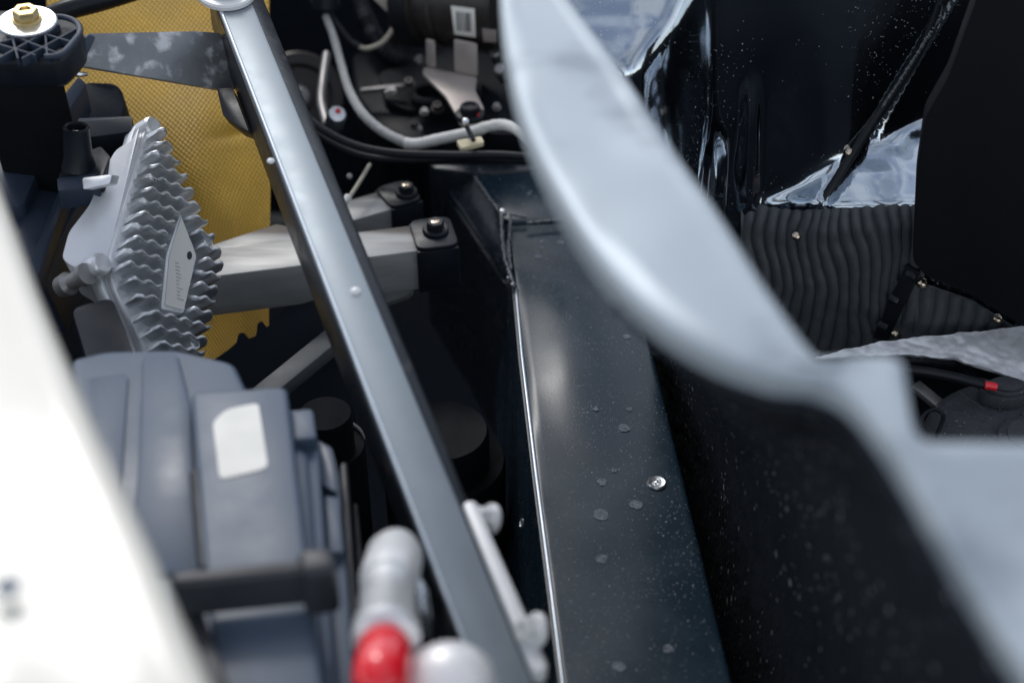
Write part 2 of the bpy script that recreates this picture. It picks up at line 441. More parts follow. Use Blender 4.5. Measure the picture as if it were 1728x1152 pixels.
# ------------------------------------------------------------------ chassis beam
LE = [(372, 853), (478, 868), (600, 879), (800, 903), (1000, 929), (1260, 961)]
RE = [(372, 1012), (440, 1062), (530, 1086), (800, 1152), (1000, 1200), (1260, 1262)]
bt = thing('chassis_beam', PZ(1000, 800, -.12), 'glossy black welded box beam speckled with dust running down the middle', 'chassis beam')
def glare_bulge(x, y):  # raised swelling added so the beam catches a patch of sun glare
    t = (x-lerp_tab(LE, y))/(lerp_tab(RE, y)-lerp_tab(LE, y))
    return .0050*math.exp(-((t-.38)/.28)**2-((y-612)/120)**2)
def beam_bm():
    bm = bmesh.new(); rows = []
    ys = [373+i*10 for i in range(89)]
    for y in ys:
        a = PZ(lerp_tab(LE, y), y, 0); b = PZ(lerp_tab(RE, y), y, 0)
        d = (b-a).normalized(); r = .0022
        row = [a+Vector((-.012, 0, -.13)), a+Vector((-.0015, 0, -r*1.2))]
        for k in range(5):
            q = k/4*math.pi/2
            row.append(a+d*r*(1-math.cos(q))+DN*r*(1-math.sin(q)))
        for k in range(21):
            t = k/20; p = (a+d*r*1.6).lerp(b-d*r*1.6, t)
            # shallow dent beside the left edge, added to catch the sun glare
            pxx = lerp_tab(LE, y)+t*(lerp_tab(RE, y)-lerp_tab(LE, y))
            p = p+Z*glare_bulge(pxx, y)
            p = p+Z*(.0002*noise.noise(p*40))
            row.append(p)
        for k in range(5):
            q = (4-k)/4*math.pi/2
            row.append(b-d*r*(1-math.cos(q))+DN*r*(1-math.sin(q)))
        row += [b+Vector((.001, 0, -.02)), b+Vector((.002, 0, -.13))]
        rows.append([bm.verts.new(p) for p in row])
    for i in range(len(rows)-1):
        for k in range(len(rows[0])-1):
            bm.faces.new((rows[i][k], rows[i][k+1], rows[i+1][k+1], rows[i+1][k]))
    bm.faces.new(rows[0]); bm.faces.new(rows[-1][::-1])
    return bm
finish(beam_bm(), 'box_section', M['beam'], bt, 40)
finish(tube_bm([PZ(lerp_tab(LE, y)+1.5, y, -.0004+glare_bulge(lerp_tab(LE, y), y)) for y in range(482, 1240, 12)], lambda t: .0009+.0005*math.sin(t*math.pi), 10), 'highlight_bead', M['edge'], bt, 80)  # silver bead added to draw the highlight along the left edge
# head of the beam: sloping joint plate and its left chamfer
hp = [PZ(806, 296, .004), PZ(925, 285, .004), PZ(1016, 368, .002), PZ(862, 376, .002), PZ(849, 366, .003)]
slab('joint_plate', hp, DN*.03, M['beam'], bt, .0012)
ch = [PZ(728, 282, -.012), PZ(800, 290, .003), PZ(845, 360, .003), PZ(868, 482, .001), PZ(850, 466, -.014), PZ(790, 372, -.014)]
slab('chamfer_plate', ch, DN*.03, M['beam_side'], bt, .0015)
sp = [PZ(722, 284, -.016), PZ(788, 376, -.018), PZ(850, 470, -.018), PZ(868, 486, -.006), PZ(872, 640, -.05), PZ(800, 520, -.15), PZ(720, 330, -.15)]
bm = bmesh.new()
c0 = [PZ(728, 284, -.014), PZ(790, 374, -.016), PZ(851, 468, -.016), PZ(866, 486, -.004)]
c1 = [p+Vector((-.004, .002, -.14)) for p in c0]
for i in range(3):
    bm.faces.new([bm.verts.new(p) for p in (c0[i], c0[i+1], c1[i+1], c1[i])])
bmesh.ops.remove_doubles(bm, verts=bm.verts, dist=1e-6)
finish(bm, 'gusset_side', M['beam_side'], bt, 30, solid=.003)
def bead(path, r, name, parent, m, step=.0016, seed=0):
    pts = resample(path, max(3, int(sum((b-a).length for a, b in zip(path, path[1:]))/step)))
    bm = bmesh.new()
    for i, p in enumerate(pts):
        k = r*(.8+.45*noise.noise(p*900+Vector((seed, 0, 0))))
        mtx = Matrix.Translation(p+Vector((noise.noise(p*700), noise.noise(p*700+Vector((9, 0, 0))), 0))*r*.4)
        bmesh.ops.create_icosphere(bm, subdivisions=1, radius=k, matrix=mtx)
    return finish(bm, name, m, parent, 80)
bead([PZ(803, 300, .006), PZ(822, 330, .006), PZ(846, 362, .006)], .0017, 'weld_bead', bt, M['weld'])
bead([PZ(846, 362, .006), PZ(847, 400, .004), PZ(852, 440, .003), PZ(868, 482, .002)], .0019, 'weld_bead', bt, M['weld'], seed=3)
bead([PZ(862, 368, .006), PZ(858, 410, .004), PZ(862, 452, .003)], .0014, 'weld_bead', bt, M['weld'], seed=5)
bead([PZ(862, 362, .007), PZ(886, 366, .006)], .0016, 'weld_bead', bt, M['weld'], .001, seed=6)
bead([PZ(890, 376, .006), PZ(930, 372, .006), PZ(975, 366, .006)], .0014, 'weld_bead', bt, M['weld'], .0008, seed=8)
bead([PZ(733, 286, -.011), PZ(790, 368, -.012), PZ(849, 458, -.012)], .0012, 'weld_bead', bt, M['beam'], .0012, seed=9)
for (x, y, r) in ((848, 358, .0026), (866, 482, .002), (858, 470, .0016), (842, 348, .0012)):
    lathe('weld_drop', [(r, 0), (r*.95, r*.4), (r*.6, r*.85), (r*.1, r)], M['zinc'] if r > .0024 else M['weld'], bt, PZ(x, y, .0035), Z, 14)
lathe('screw', [(.0050, 0), (.0050, .0009), (.0044, .0016), (.0030, .0013), (.0026, .0004), (.0014, .0004), (.0010, .0016), (.0003, .0018)], M['zinc'], bt, PZ(1108, 816, .0001), Z, 28, ang=25)
rs = random.Random(11)
head_spots = [(rs.uniform(812, 990), rs.uniform(296, 362), rs.uniform(1.5, 4.5)) for _ in range(26)]+[(rs.uniform(880, 1040), rs.uniform(385, 470), rs.uniform(1.5, 4.5)) for _ in range(16)]
head_spots = [q for q in head_spots if q[0] < 925+(q[1]-290)*.9 and q[0] > 812+(q[1]-296)*.65]
for (x, y, r) in head_spots+list(((1016, 813, 9), (1073, 851, 11), (1014, 868, 13), (1053, 722, 10), (1016, 942, 9), (1058, 568, 7), (1128, 1094, 9), (1045, 1124, 10), (1005, 690, 5), (1036, 793, 5), (908, 433, 8), (946, 408, 7), (930, 357, 6), (1062, 690, 5))):
    bm = bmesh.new(); c = PZ(x, y, .00025+glare_bulge(x, y)); rr = px(r, .53/.7)
    vs = []
    for k in range(22):
        q = 2*math.pi*k/22; f = rr*(1+.22*noise.noise(Vector((math.cos(q)*1.2, math.sin(q)*1.2, x*.37))))
        vs.append(c+Vector((math.cos(q)*f, math.sin(q)*f, 0)))
    bm.faces.new([bm.verts.new(p) for p in vs])
    if y < 372:
        for v in bm.verts: v.co.z += .003
    r_ = bmesh.ops.extrude_face_region(bm, geom=bm.faces[:])
    for e in r_['geom']:
        if isinstance(e, bmesh.types.BMVert): e.co.z += .00008
    finish(bm, 'water_mark', M['stain'], bt, 30)
lathe('drain_hole', [(.0028, 0), (.0028, .0006), (.0020, .0008), (.0018, .0002)], M['zinc'], bt, PZ(884, 882, -.02)+Vector((-.001, 0, 0)), Vector((-1, -.2, .3)), 16)
# upper end of the beam where the cross member joins
ct = thing('cross_member', PZ(840, 300, -.12), 'dusty flat black cross member under the black cable at the beam head', 'cross member')
slab('top_plate', [PZ(722, 276, .006), PZ(905, 272, .006), PZ(930, 284, .006), PZ(806, 292, .006), PZ(735, 284, .006)], DN*.05, M['beam_side'], ct, .002)
slab('rear_plate', [PZ(700, 232, .0), PZ(900, 232, .0), PZ(905, 270, .0), PZ(720, 274, .0)], DN*.06, M['gear'], ct, .003)

# ------------------------------------------------------------------ strut bar
sb = thing('strut_bar', P(620, 600, .66), 'long satin silver grey square bar crossing the bay diagonally', 'strut bar')
b0 = P(876, 1210, .52); b1 = P(378, -40, .825)
bw = .0200
tq = (b1-b0).normalized(); sq = tq.cross(Z).normalized(); uq = sq.cross(tq)
finish(boxbar_bm(b0-uq*.0040, b1-uq*.0040, bw+.0006, .030, .001), 'square_tube', M['bar_shade'], sb, 30)  # coloured dark for the bar's shaded sides
finish(boxbar_bm(b0, b1, bw, .0045, .0021), 'top_plate', M['bar'], sb, 30)  # plate added in a lighter tone for the lit top face
finish(tube_bm([(b0-sq*(bw/2-.0012)-uq*.0006).lerp(b1-sq*(bw/2-.0012)-uq*.0006, k/40) for k in range(41)], .0011, 10), 'highlight_bead', M['edge'], sb, 80)  # bright bead added as the highlight on the bar's left edge
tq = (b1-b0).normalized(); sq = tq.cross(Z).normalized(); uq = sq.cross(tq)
slab('side_shade', [b0+sq*bw/2-uq*.0022, b1+sq*bw/2-uq*.0022, b1+sq*(bw/2+.0085)-uq*.006, b0+sq*(bw/2+.0048)-uq*.006], uq*-.02, M['bar_shade'], sb, .0012)  # dark strip added for the shaded right face of the bar
t_ = (b1-b0).normalized(); s_ = t_.cross(Z).normalized(); u_ = s_.cross(t_)
def on_bar(x, y):
    return PN(x, y, b0, u_)
for x, y, r in ((600, 492, 8), (457, 272, 6)):
    c = on_bar(x, y); rr = px(r, .7)
    lathe('weld_spot', [(rr*1.15, 0), (rr, rr*.4), (rr*.5, rr*.7), (rr*.1, rr*.75)], M['white_metal'], sb, c, u_, 16)
lathe('washer', [(.0165, 0), (.0165, .002), (.0155, .003), (.0110, .003), (.0105, .002)], M['white_metal'], sb, on_bar(383, -8)+u_*.0005, u_, 32)
hexhead('hex_bolt', .0085, .007, M['zinc'], sb, on_bar(383, -8)+u_*.0034, u_, .3)
slab('end_plate', rnd([on_bar(330, -4), on_bar(428, -4), on_bar(432, -40), on_bar(320, -40)], .006), u_*-.004, M['white_metal'], sb, .0008)
# black bracket tab welded to its left flank
tb = [P(366, 150, .80), P(392, 148, .80), P(420, 222, .775), P(404, 216, .78), P(396, 208, .78), P(376, 194, .79)]
slab('mounting_tab', rnd(tb, .0015), Vector((0, .012, -.012)), M['plasticblk'], sb, .0012)

# silver link plate with two bolts, bolted beside the bar
lp = thing('link_plate', P(850, 980, .60), 'small bright silver link plate with two bolts beside the strut bar', 'link plate')
q0, q1 = P(794, 852, .585), P(910, 1120, .53)
tt = (q1-q0).normalized(); sd = tt.cross(Z).normalized(); uu = sd.cross(tt)
hw = .0032
pl = []
for k in range(9):
    a = math.pi*k/8; pl.append(q0+sd*math.cos(a)*hw-tt*math.sin(a)*hw)
for k in range(9):
    a = math.pi*k/8; pl.append(q1-sd*math.cos(a)*hw+tt*math.sin(a)*hw)
slab('plate', pl, uu*-.009, M['white_metal'], lp, .0015, 3)
hexhead('hex_bolt', .0048, .008, M['white_metal'], lp, P(832, 875, .59), sd*1.+uu*.5, .2)
hexhead('hex_bolt', .0050, .008, M['white_metal'], lp, P(908, 1062, .54), sd*1.+uu*.5, .5)

# ------------------------------------------------------------------ white wing panel
WE = [(-30, 230), (0, 310), (30, 392), (62, 478), (110, 592), (160, 708), (205, 808), (255, 915), (300, 1020), (340, 1110), (385, 1210)]
Ls = resample([PZ(x-900, y-60, .255) for x, y in WE], 60)
Rs = resample(crom([PZ(x, y, .262) for x, y in WE], 5), 60)
wp = thing('wing_panel', PZ(60, 900, .2), 'smooth white car wing panel filling the lower left corner', 'body panel')
finish(sheet_bm(Ls, Rs, 16, .0, .03, .006, lambda p, t, v: .012*math.sin(t*math.pi)*(1-t)), 'outer_skin', M['white_paint'], wp, 50, solid=-.0012)
lathe('push_clip', [(.0034, 0), (.0034, .0004), (.0025, .0008), (.0008, .0009)], M['airbox'], wp, PZ(14, 990, .2665), Z, 18)

# ------------------------------------------------------------------ silver flange of the body opening
Lp = [(838, -70), (842, 0), (852, 85), (872, 172), (906, 258), (948, 338), (1003, 424), (1063, 494), (1140, 556), (1222, 600), (1315, 630), (1400, 640), (1455, 684), (1504, 752), (1563, 852), (1640, 990), (1730, 1125), (1790, 1210)]
Rp = [(920, -70), (968, 0), (1052, 112), (1110, 200), (1160, 275), (1205, 335), (1250, 405), (1290, 470), (1330, 528), (1362, 572), (1388, 602), (1462, 592), (1527, 592), (1534, 650), (1544, 735), (1660, 735), (1800, 738), (1900, 760)]
zf = lambda x, y: .285-.02*ss(500, 1150, y)+.0*x
Lw = [PZ(x, y, zf(x, y)) for x, y in Lp]; Rw = [PZ(x, y, zf(x, y)) for x, y in Rp]
def dens(a, n=6):
    out = []
    for i in range(len(a)-1):
        for j in range(n): out.append(a[i].lerp(a[i+1], j/n))
    return out+[a[-1]]
def smooth_pts(a, k=2):
    for _ in range(k):
        a = [a[0]]+[(a[i-1]+a[i]*2+a[i+1])/4 for i in range(1, len(a)-1)]+[a[-1]]
    return a
Ls = smooth_pts(crom(Lw, 6), 6); Rs = smooth_pts(dens(Rw, 6), 4)
fl = thing('body_flange', PZ(1200, 560, .25), 'wide smooth silver grey body flange sweeping diagonally across the right half', 'body flange')
finish(sheet_bm(Ls, Rs, 20, .010, .008, .004, lambda p, t, v: .0028*noise.noise(p*14)+.0012*noise.noise(p*33+Vector((3, 1, 0)))), 'flange_sheet', M['silver_paint'], fl, 60, solid=-.0015)

# carpet liner hanging below the flange
top = [a+Vector((.001, .0, -.008)) for a in Ls[40:]]
botpx = [(1080, 520), (1105, 620), (1130, 720), (1160, 830), (1195, 960), (1225, 1090), (1275, 1260)]
bot = resample([PZ(x, y, -.10) for x, y in botpx], len(top)-1)
def liner(u, v):
    i = min(len(top)-2, int(u*(len(top)-1))); f = u*(len(top)-1)-i
    a = top[i].lerp(top[i+1], f); b = bot[i].lerp(bot[i+1], f)
    p = a.lerp(b, v); p = p+Vector((.03, -.02, .0))*math.sin(v*math.pi)*(.6)
    return p+Vector((1, -.5, .3))*(.0009*noise.noise(p*120)+.0005*noise.noise(p*400))
cl = finish(grid_bm(liner, 110, 90), 'carpet_liner', M['carpet'], None, 80, solid=.003)
tag(cl, 'fuzzy black carpet wall hanging below the silver flange', 'liner')

# ------------------------------------------------------------------ polished black panel, upper right
def inpoly(x, y, poly):
    c = False
    for i in range(len(poly)):
        x0, y0 = poly[i]; x1, y1 = poly[i-1]
        if (y0 > y) != (y1 > y) and x < (x1-x0)*(y-y0)/(y1-y0)+x0: c = not c
    return c
def theta(x, y):
    th = 5+5*noise.noise(Vector((x*.006, y*.006, 2)))
    # facet A, upper left
    ya = lerp_tab([(940, 60), (1055, 128), (1150, 20), (1200, -60), (2000, -400)], max(940, x))
    ka = ss(ya+10, ya-16, y) if False else 1-ss(ya-14, ya+10, y)
    ka *= 1-ss(1140, 1200, x)
    th = th+(62+16*noise.noise(Vector((x*.035, y*.035, 7)))-th)*ka
    # ledge B
    k = ss(1262, 1300, x)
    yu = lerp_tab([(1250, 345), (1340, 325), (1420, 268), (1500, 235), (1570, 190), (2000, 150)], max(1250, x))
    kb = ss(yu-18, yu+18, y)*(1-ss(328, 362, y))*k
    th = th+(60+26*noise.noise(Vector((x*.022-y*.02, y*.03, 4)))-th)*kb
    return th
NX0, NX1, NY0, NY1, DX, DY = 936, 1800, -80, 660, 9, 6
nxs = int((NX1-NX0)/DX); nys = int((NY1-NY0)/DY)
cols = []
for i in range(nxs+1):
    x = NX0+i*DX
    p = PN(x, NY0, Vector((0, .722, 0)), Vector((0, -1, 0)))
    col = [p]
    for j in range(nys):
        y = NY0+j*DY
        th = R(theta(x, y+DY/2)); n = Vector((0, -math.cos(th), math.sin(th)))
        p = PN(x, y+DY, p, n); col.append(p)
    cols.append(col)
# keep only a soft lateral step between neighbours
for _ in range(10):
    for j in range(nys+1):
        ds = [(cols[i][j]-CAM).length for i in range(nxs+1)]
        nd = [ds[0]]+[(ds[i-1]+2*ds[i]+ds[i+1])/4 for i in range(1, nxs)]+[ds[-1]]
        for i in range(nxs+1): cols[i][j] = CAM+(cols[i][j]-CAM).normalized()*nd[i]
def panel_depth(i, j):
    x = NX0+i*DX; y = NY0+j*DY
    off = 0.
    for xc, wd, am, y0, y1 in ((1268, 9, .006, 130, 345), (1238, 10, -.003, 200, 360), (1205, 12, .004, 190, 370), (1180, 10, -.003, 250, 370)):
        cx = xc+(y-y0)*(-.09 if xc < 1250 else -.02)
        off += am*math.exp(-((x-cx)/wd)**2)*ss(y0-20, y0+90, y)*(1-ss(y1, y1+40, y))
    sx = 1590+(y/470)*(-280)
    off -= .0035*math.exp(-((x-sx-8)/9)**2)*ss(-100, 0, y)
    return off
bm = bmesh.new()
vv = []
for i in range(nxs+1):
    vv.append([])
    for j in range(nys+1):
        p = cols[i][j]; q = p+(CAM-p).normalized()*panel_depth(i, j)
        vv[-1].append(bm.verts.new(q))
JS = int((352-NY0)/DY)
def edge_x(y):
    pts = [(y_, x_) for x_, y_ in Rp[:11]]
    return lerp_tab(pts, max(-70, min(600, y)))
for i in range(nxs):
    for j in range(nys):
        xx, yy = NX0+i*DX, NY0+j*DY
        if xx < edge_x(yy)-70 or yy > lerp_tab([(1300, 615), (1400, 600), (1500, 570), (1600, 562), (1728, 548), (1900, 540)], max(1300, xx)): continue
        bm.faces.new((vv[i][j], vv[i+1][j], vv[i+1][j+1], vv[i][j+1]))
bmesh.ops.delete(bm, geom=[v for v in bm.verts if not v.link_faces], context='VERTS')
pn = thing('moulded_panel', cols[40][90].copy(), 'mirror glossy black moulded panel with bright sky reflections at upper right', 'moulded panel')
def on_panel(x, y, lift=0.):
    i = max(0, min(nxs-1, int((x-NX0)/DX))); j = max(0, min(nys-1, int((y-NY0)/DY)))
    a, b = (x-NX0)/DX-i, (y-NY0)/DY-j
    p = cols[i][j].lerp(cols[i+1][j], a).lerp(cols[i][j+1].lerp(cols[i+1][j+1], a), b)
    return p+(CAM-p).normalized()*lift
finish(bm, 'shell', M['panel'], pn, 80, solid=.002)
bead([on_panel(1594, -30, .003), on_panel(1586, 30, .003), on_panel(1545, 95, .003), on_panel(1490, 180, .003)], .0014, 'seam', pn, M['weld'], .0012, seed=21)
tube('seam_gasket', [on_panel(1600, -30, .001), on_panel(1552, 90, .001), on_panel(1475, 205, .0015), on_panel(1420, 290, .002), on_panel(1365, 375, .002), on_panel(1312, 470, .002)], .0028, M['rubber'], pn, 8, 8)
# ribbed trim covering its lower part
def ribs(u, v):
    x = 1250+u*310; yt = 350-10*math.exp(-((u-.0)/.18)**2)+4*math.sin(u*5); y = yt+v*(607-yt)
    p = on_panel(x, y, .0008+.005*ss(0, .16, v))
    k = min(ss(0, .06, u), ss(0, .05, v))
    ph = u*17*2*math.pi*.5+3.2*noise.noise(Vector((v*2.6, u*2.4, 0)))+.5*noise.noise(Vector((v*9, u*9, 3)))+v*2.0*(.6-u)*3
    return p+(CAM-p).normalized()*(0.0022*math.sin(ph*2.0)*k+.0006*noise.noise(p*150))
def ribs_low(u, v):
    x0 = 1515+v*-10; x = x0+u*(1724-x0); yb_ = lerp_tab([(1370, 606), (1480, 580), (1600, 566), (1728, 553), (1820, 545)], x)+5; y = lerp_tab([(1500, 470), (1560, 478), (1640, 505), (1720, 556), (1800, 590)], x)+v*max(1, yb_-lerp_tab([(1500, 470), (1560, 478), (1640, 505), (1720, 556), (1800, 590)], x))
    p = on_panel(x, y, .008)
    ph = u*9*2*math.pi+1.5*noise.noise(Vector((v*2.2, u*2, 5)))+v*2.
    return p+(CAM-p).normalized()*(.0014*math.sin(ph)+.0004*noise.noise(p*150))
rt = tag(finish(grid_bm(ribs, 200, 50), 'ribbed_trim', M['ripple'], None, 80, solid=.002), 'black trim with wavy vertical ridges below the bright sky reflection', 'ribbed trim')
rt2 = tag(finish(grid_bm(ribs_low, 120, 30), 'ribbed_trim', M['ripple'], None, 80, solid=.002), 'small triangular black ridged trim above the silver foil shield', 'ribbed trim')
rv = mesh_of(lathe_bm([(.0030, 0), (.0028, .001), (.0020, .0019), (.0008, .0023)], 16), 'rivet', M['rivet'])
for x, y, lab in ((1435, 258, 'brass rivet on the dark diagonal seam in the bright reflection'), (1344, 398, 'brass rivet left of the seam on the ridged black trim'),
                  (1556, 478, 'brass rivet at the top corner of the small ridged trim'), (1510, 562, 'brass rivet below the dark jointed strap near the foil shield'),
                  (1683, 538, 'brass rivet at the right tip of the small ridged trim')):
    n = (CAM-on_panel(x, y)).normalized()+Vector((0, 0, .4))
    tag(inst('rivet', rv, None, on_panel(x, y, .0115 if y > 380 else .004), n), lab, 'rivet', 'brass rivets along the black panel')
# jointed strap
st = thing('retaining_strap', on_panel(1512, 520), 'dark jointed strap with two clips between the ridged trims', 'strap')
finish(boxbar_bm(on_panel(1484, 575, .014), on_panel(1540, 455, .014), .009, .005, .001, up=(CAM-on_panel(1512, 520)).normalized()), 'strap_band', M['rubber'], st)
for x, y in ((1508, 503), (1489, 548), (1536, 462)):
    a = on_panel(x-8, y-3, .0155); b = on_panel(x+9, y+5, .0155)
    finish(boxbar_bm(a, b, .0045, .004, .001, up=(CAM-a).normalized()), 'clip', M['plasticblk'], st)
# black cover on the right
cv = [(1600, 130), (1560, 200), (1546, 300), (1540, 440), (1562, 466), (1640, 498), (1700, 535), (1760, 570), (1860, 600), (1860, -120), (1690, -120)]
cpl = on_panel(1560, 400, .03)
cvn = Vector((-.25, -1, .1)).normalized()
co_ = slab('side_cover', rnd([PN(x, y, cpl, cvn) for x, y in cv], .004), cvn*-.02, M['near_black'], None, .002)
tag(co_, 'plain matt black cover at the right edge beside the ridged trim', 'cover')

# ------------------------------------------------------------------ foil shield and fan motor in the window of the flange
hs0 = P(1600, 590, .80)
hn = Vector((.0, -.35, 1)).normalized()
def foil(u, v):
    x = 1375+u*420
    yt = lerp_tab([(1370, 606), (1480, 580), (1600, 566), (1728, 553), (1820, 545)], x)
    yb = lerp_tab([(1370, 608), (1530, 600), (1610, 608), (1728, 646), (1820, 680)], x)
    p = PN(x, yt+(yb-yt)*v, hs0, hn)
    return p+hn*(.0010*noise.noise(p*130)+.0006*noise.noise(p*300))
tag(finish(grid_bm(foil, 120, 24), 'foil_shield', M['shield'], None, 80, solid=.002), 'crinkled bright silver foil strip above the fan motor', 'heat shield')
sh = thing('fan_shroud', PZ(1640, 650, -.05), 'dark fan shroud rim and strut behind the fan motor', 'fan shroud')
def arc_px(x0, x1, f, d, n=14):
    return [P(x0+(x1-x0)*k/n, f(x0+(x1-x0)*k/n), d) for k in range(n+1)]
rim = [P(1500, 606, .84), P(1560, 606, .84), P(1620, 614, .835), P(1690, 628, .83), P(1760, 652, .82)]
finish(tube_bm(crom(rim, 8), .006, 10), 'rim', M['plasticblk'], sh, 60)
slab('shroud_wall', [P(1500, 612, .86), P(1620, 622, .86), P(1790, 680, .84), P(1790, 800, .85), P(1500, 800, .90)], Vector((0, .01, -.03)), M['pit'], sh, .002)
finish(boxbar_bm(P(1620, 604, .82), P(1668, 662, .79), .005, .006, .001), 'shroud_strut', M['plasticblk'], sh)
finish(boxbar_bm(P(1545, 645, .81), P(1600, 690, .80), .008, .004, .001), 'support_rib', M['steel'], sh)
fm = thing('fan_motor', PZ(1690, 740, -.05), 'textured black fan motor with raised round caps seen through the flange window', 'fan motor')
mc = P(1700, 742, .775)
mz = Vector((-.05, -.12, 1)).normalized()
lathe('housing', [(.0445, -.03), (.0445, -.006), (.0432, -.002), (.0400, .0028), (.036, .0048), (.020, .0070), (.002, .0078)], M['motor'], fm, mc, mz, 64, ang=50)
def rotz(a, r, z): 
    q = Z.rotation_difference(mz)
    return mc+q @ Vector((math.cos(a)*r, math.sin(a)*r, z))
for k, a in enumerate((2.55, 2.95, 3.4, 3.9, 2.1, 1.7, .9, .3, 4.4, 5.0)):
    finish(tube_bm([rotz(a, .014, .0075), rotz(a, .026, .0064), rotz(a, .0385, .0035)], .0008, 6), 'rib', M['motor'], fm, 60)
lathe('centre_cap', [(.0155, .004), (.0155, .0095), (.0145, .0105), (.0110, .0110), (.0108, .0122), (.003, .0126)], M['motor'], fm, mc+mz*0+Vector((.007, -.007, 0)), mz, 40, ang=40)
bm = bmesh.new()
for k, (s, z0, z1) in enumerate(((1, .003, .011), (.88, .011, .0135), (.70, .0135, .0155))):
    pts = []
    for i in range(28):
        q = 2*math.pi*i/28; f = 1 + .12*math.cos(2*q)
        pts.append(P(1694, 668, .785)+Z*(z0-.006)+Vector((math.cos(q)*.0125*s*f, math.sin(q)*.0085*s, 0)))
    slab_bm(pts, Z*(z1-z0), .0006, 2, bm)
finish(bm, 'connector_cap', M['motor'], fm)
lathe('clip_screw', [(.0035, 0), (.0035, .0015), (.002, .002)], M['plasticblk'], fm, P(1707, 651, .80), Z, 12)
inst('screw', mesh_of(lathe_bm([(.0016, 0), (.0014, .0008), (.0004, .001)], 12), 'screw', M['zinc']), fm, P(1697, 663, .79)+Z*.003, Z)
finish(tube_bm(crom([P(1562, 735, .765), P(1556, 705, .77), P(1575, 690, .775), P(1592, 702, .775), P(1580, 735, .76)], 6), .0012, 8), 'wire_loop', M['rubber'], fm, 60)
fc = thing('motor_cable', P(1600, 640, .80), 'thick black cable with a red sleeved end leading to the fan motor', 'cable')
tube('cable', [P(1480, 620, .775), P(1545, 625, .775), P(1600, 634, .775), P(1664, 650, .775)], .0026, M['rubber'], fc, 8, 12)
tube('red_sleeve', [P(1661, 649.5, .774), P(1672, 651, .774), P(1681, 653, .774)], .0023, M['red'], fc, 4, 12)

# ------------------------------------------------------------------ gold woven panel
def kev(u, v):
    y = -70+v*740; xa = 80+150*ss(260, 470, y); x = xa+u*(454-xa)
    d = .985-.11*v+.02*(u-.5)
    d += -.022*math.exp(-((u-.62-.1*v)/.28)**2-((v-.42)/.22)**2)
    # fold across the right side
    fy = 235-(x-360)*.25
    d += .004*math.exp(-((y-fy)/9)**2)*ss(330, 400, x)
    return P(x, y, d)+Vector((0, -1, .5))*(.0012*noise.noise(Vector((u*7, v*10, 1))))
tag(finish(grid_bm(kev, 60, 90, True), 'woven_panel', M['kevlar'], None, 80, solid=.003), 'golden yellow woven fibre panel behind the finned unit', 'woven panel')

sil = [(352, 612), (384, 590), (398, 578), (402, 562), (412, 560), (416, 572), (432, 566), (434, 545), (442, 540), (448, 552), (466, 540), (484, 514), (560, 500), (600, 720), (352, 720)]
tag(slab('ragged_silhouette', [P(x, y, .868) for x, y in sil], Vector((0, .01, -.012)), M['pit'], None, .001), 'black silhouette with ragged stepped edge low in front of the gold panel', 'bracket')  # dark slab with a stepped outline over the panel's lower corner
# ------------------------------------------------------------------ aluminium tubes with black clamps
def alu_tube(label, mid0, mid1, z, wd, clampx, clab, boltpx, grp, rb):
    a, b = PZ(*mid0, z), PZ(*mid1, z)
    t = (b-a).normalized(); back = Vector((-t.y, t.x, 0)).normalized()
    root = thing('aluminium_tube', a.lerp(b, .5)-Z*wd, label, 'tube', grp)
    finish(boxbar_bm(a+back*wd/2, b+back*wd/2, wd, wd, .0012), 'tube_wall', M['alu'], root)
    c = thing('end_clamp', b-Z*wd, clab, 'clamp', 'black clamps on the aluminium tubes')
    L = clampx
    s0, s1 = b-t*.001, b+t*L
    pts = rnd([s0-back*.002+Z*.0025, s1-back*.002+Z*.0025, s1+back*(wd+.002)+Z*.0025, s0+back*(wd+.002)+Z*.0025], .007)
    slab('top_plate', pts, DN*.0035, M['plasticblk'], c, .0009)
    slab('front_plate', [s0-back*.0022, s1-back*.0022, s1-back*.0022-Z*(wd+.001), s0-back*.0022-Z*(wd+.001)], back*.003, M['plasticblk'], c, .0009)
    slab('rear_plate', [s0+back*(wd+.002), s1+back*(wd+.002), s1+back*(wd+.002)-Z*wd, s0+back*(wd+.002)-Z*wd], back*-.003, M['plasticblk'], c, .0009)
    hbt = hexhead('hex_bolt', rb, rb*1.3, M['plasticblk'], c, PZ(boltpx[0], boltpx[1]+4, z+.0028), Z, .4, 1.45, .35)
    lathe('bolt_tip', [(rb*.5, 0), (rb*.45, .0008), (rb*.3, .0010), (rb*.2, .0003)], M['rivet'], hbt, PZ(boltpx[0], boltpx[1]+4, z+.0028)+Z*rb*1.2, Z, 14)
    return root
at1 = alu_tube('front raw aluminium square tube passing under the strut bar', (320, 471), (706, 423), .042, .029, .025, 'black clamp with copper tipped bolt on the front aluminium tube', (735, 386), 'aluminium tubes', .0056)
at2 = alu_tube('short rear aluminium tube half hidden behind the strut bar', (540, 388), (662, 352), .022, .024, .022, 'black clamp on the short rear aluminium tube', (686, 322), 'aluminium tubes', .0052)
slab('welded_wedge', [PZ(356, 413, .0405), PZ(466, 377, .0405), PZ(520, 388, .0405), PZ(520, 412, .0405), PZ(356, 440, .0405)], DN*.02, M['alu'], at1, .001)
slab('weld_lip', rnd([PZ(618, 492, .012), PZ(700, 484, .012), PZ(690, 497, .006), PZ(640, 515, .002)], .003), Vector((0, .004, -.006)), M['alu'], at1, .001)
dr = tag(finish(boxbar_bm(P(440, 662, .80), P(575, 552, .86), .014, .010, .0015), 'brace_rod', M['brace']), 'short dull grey brace running diagonally below the aluminium tube', 'brace')

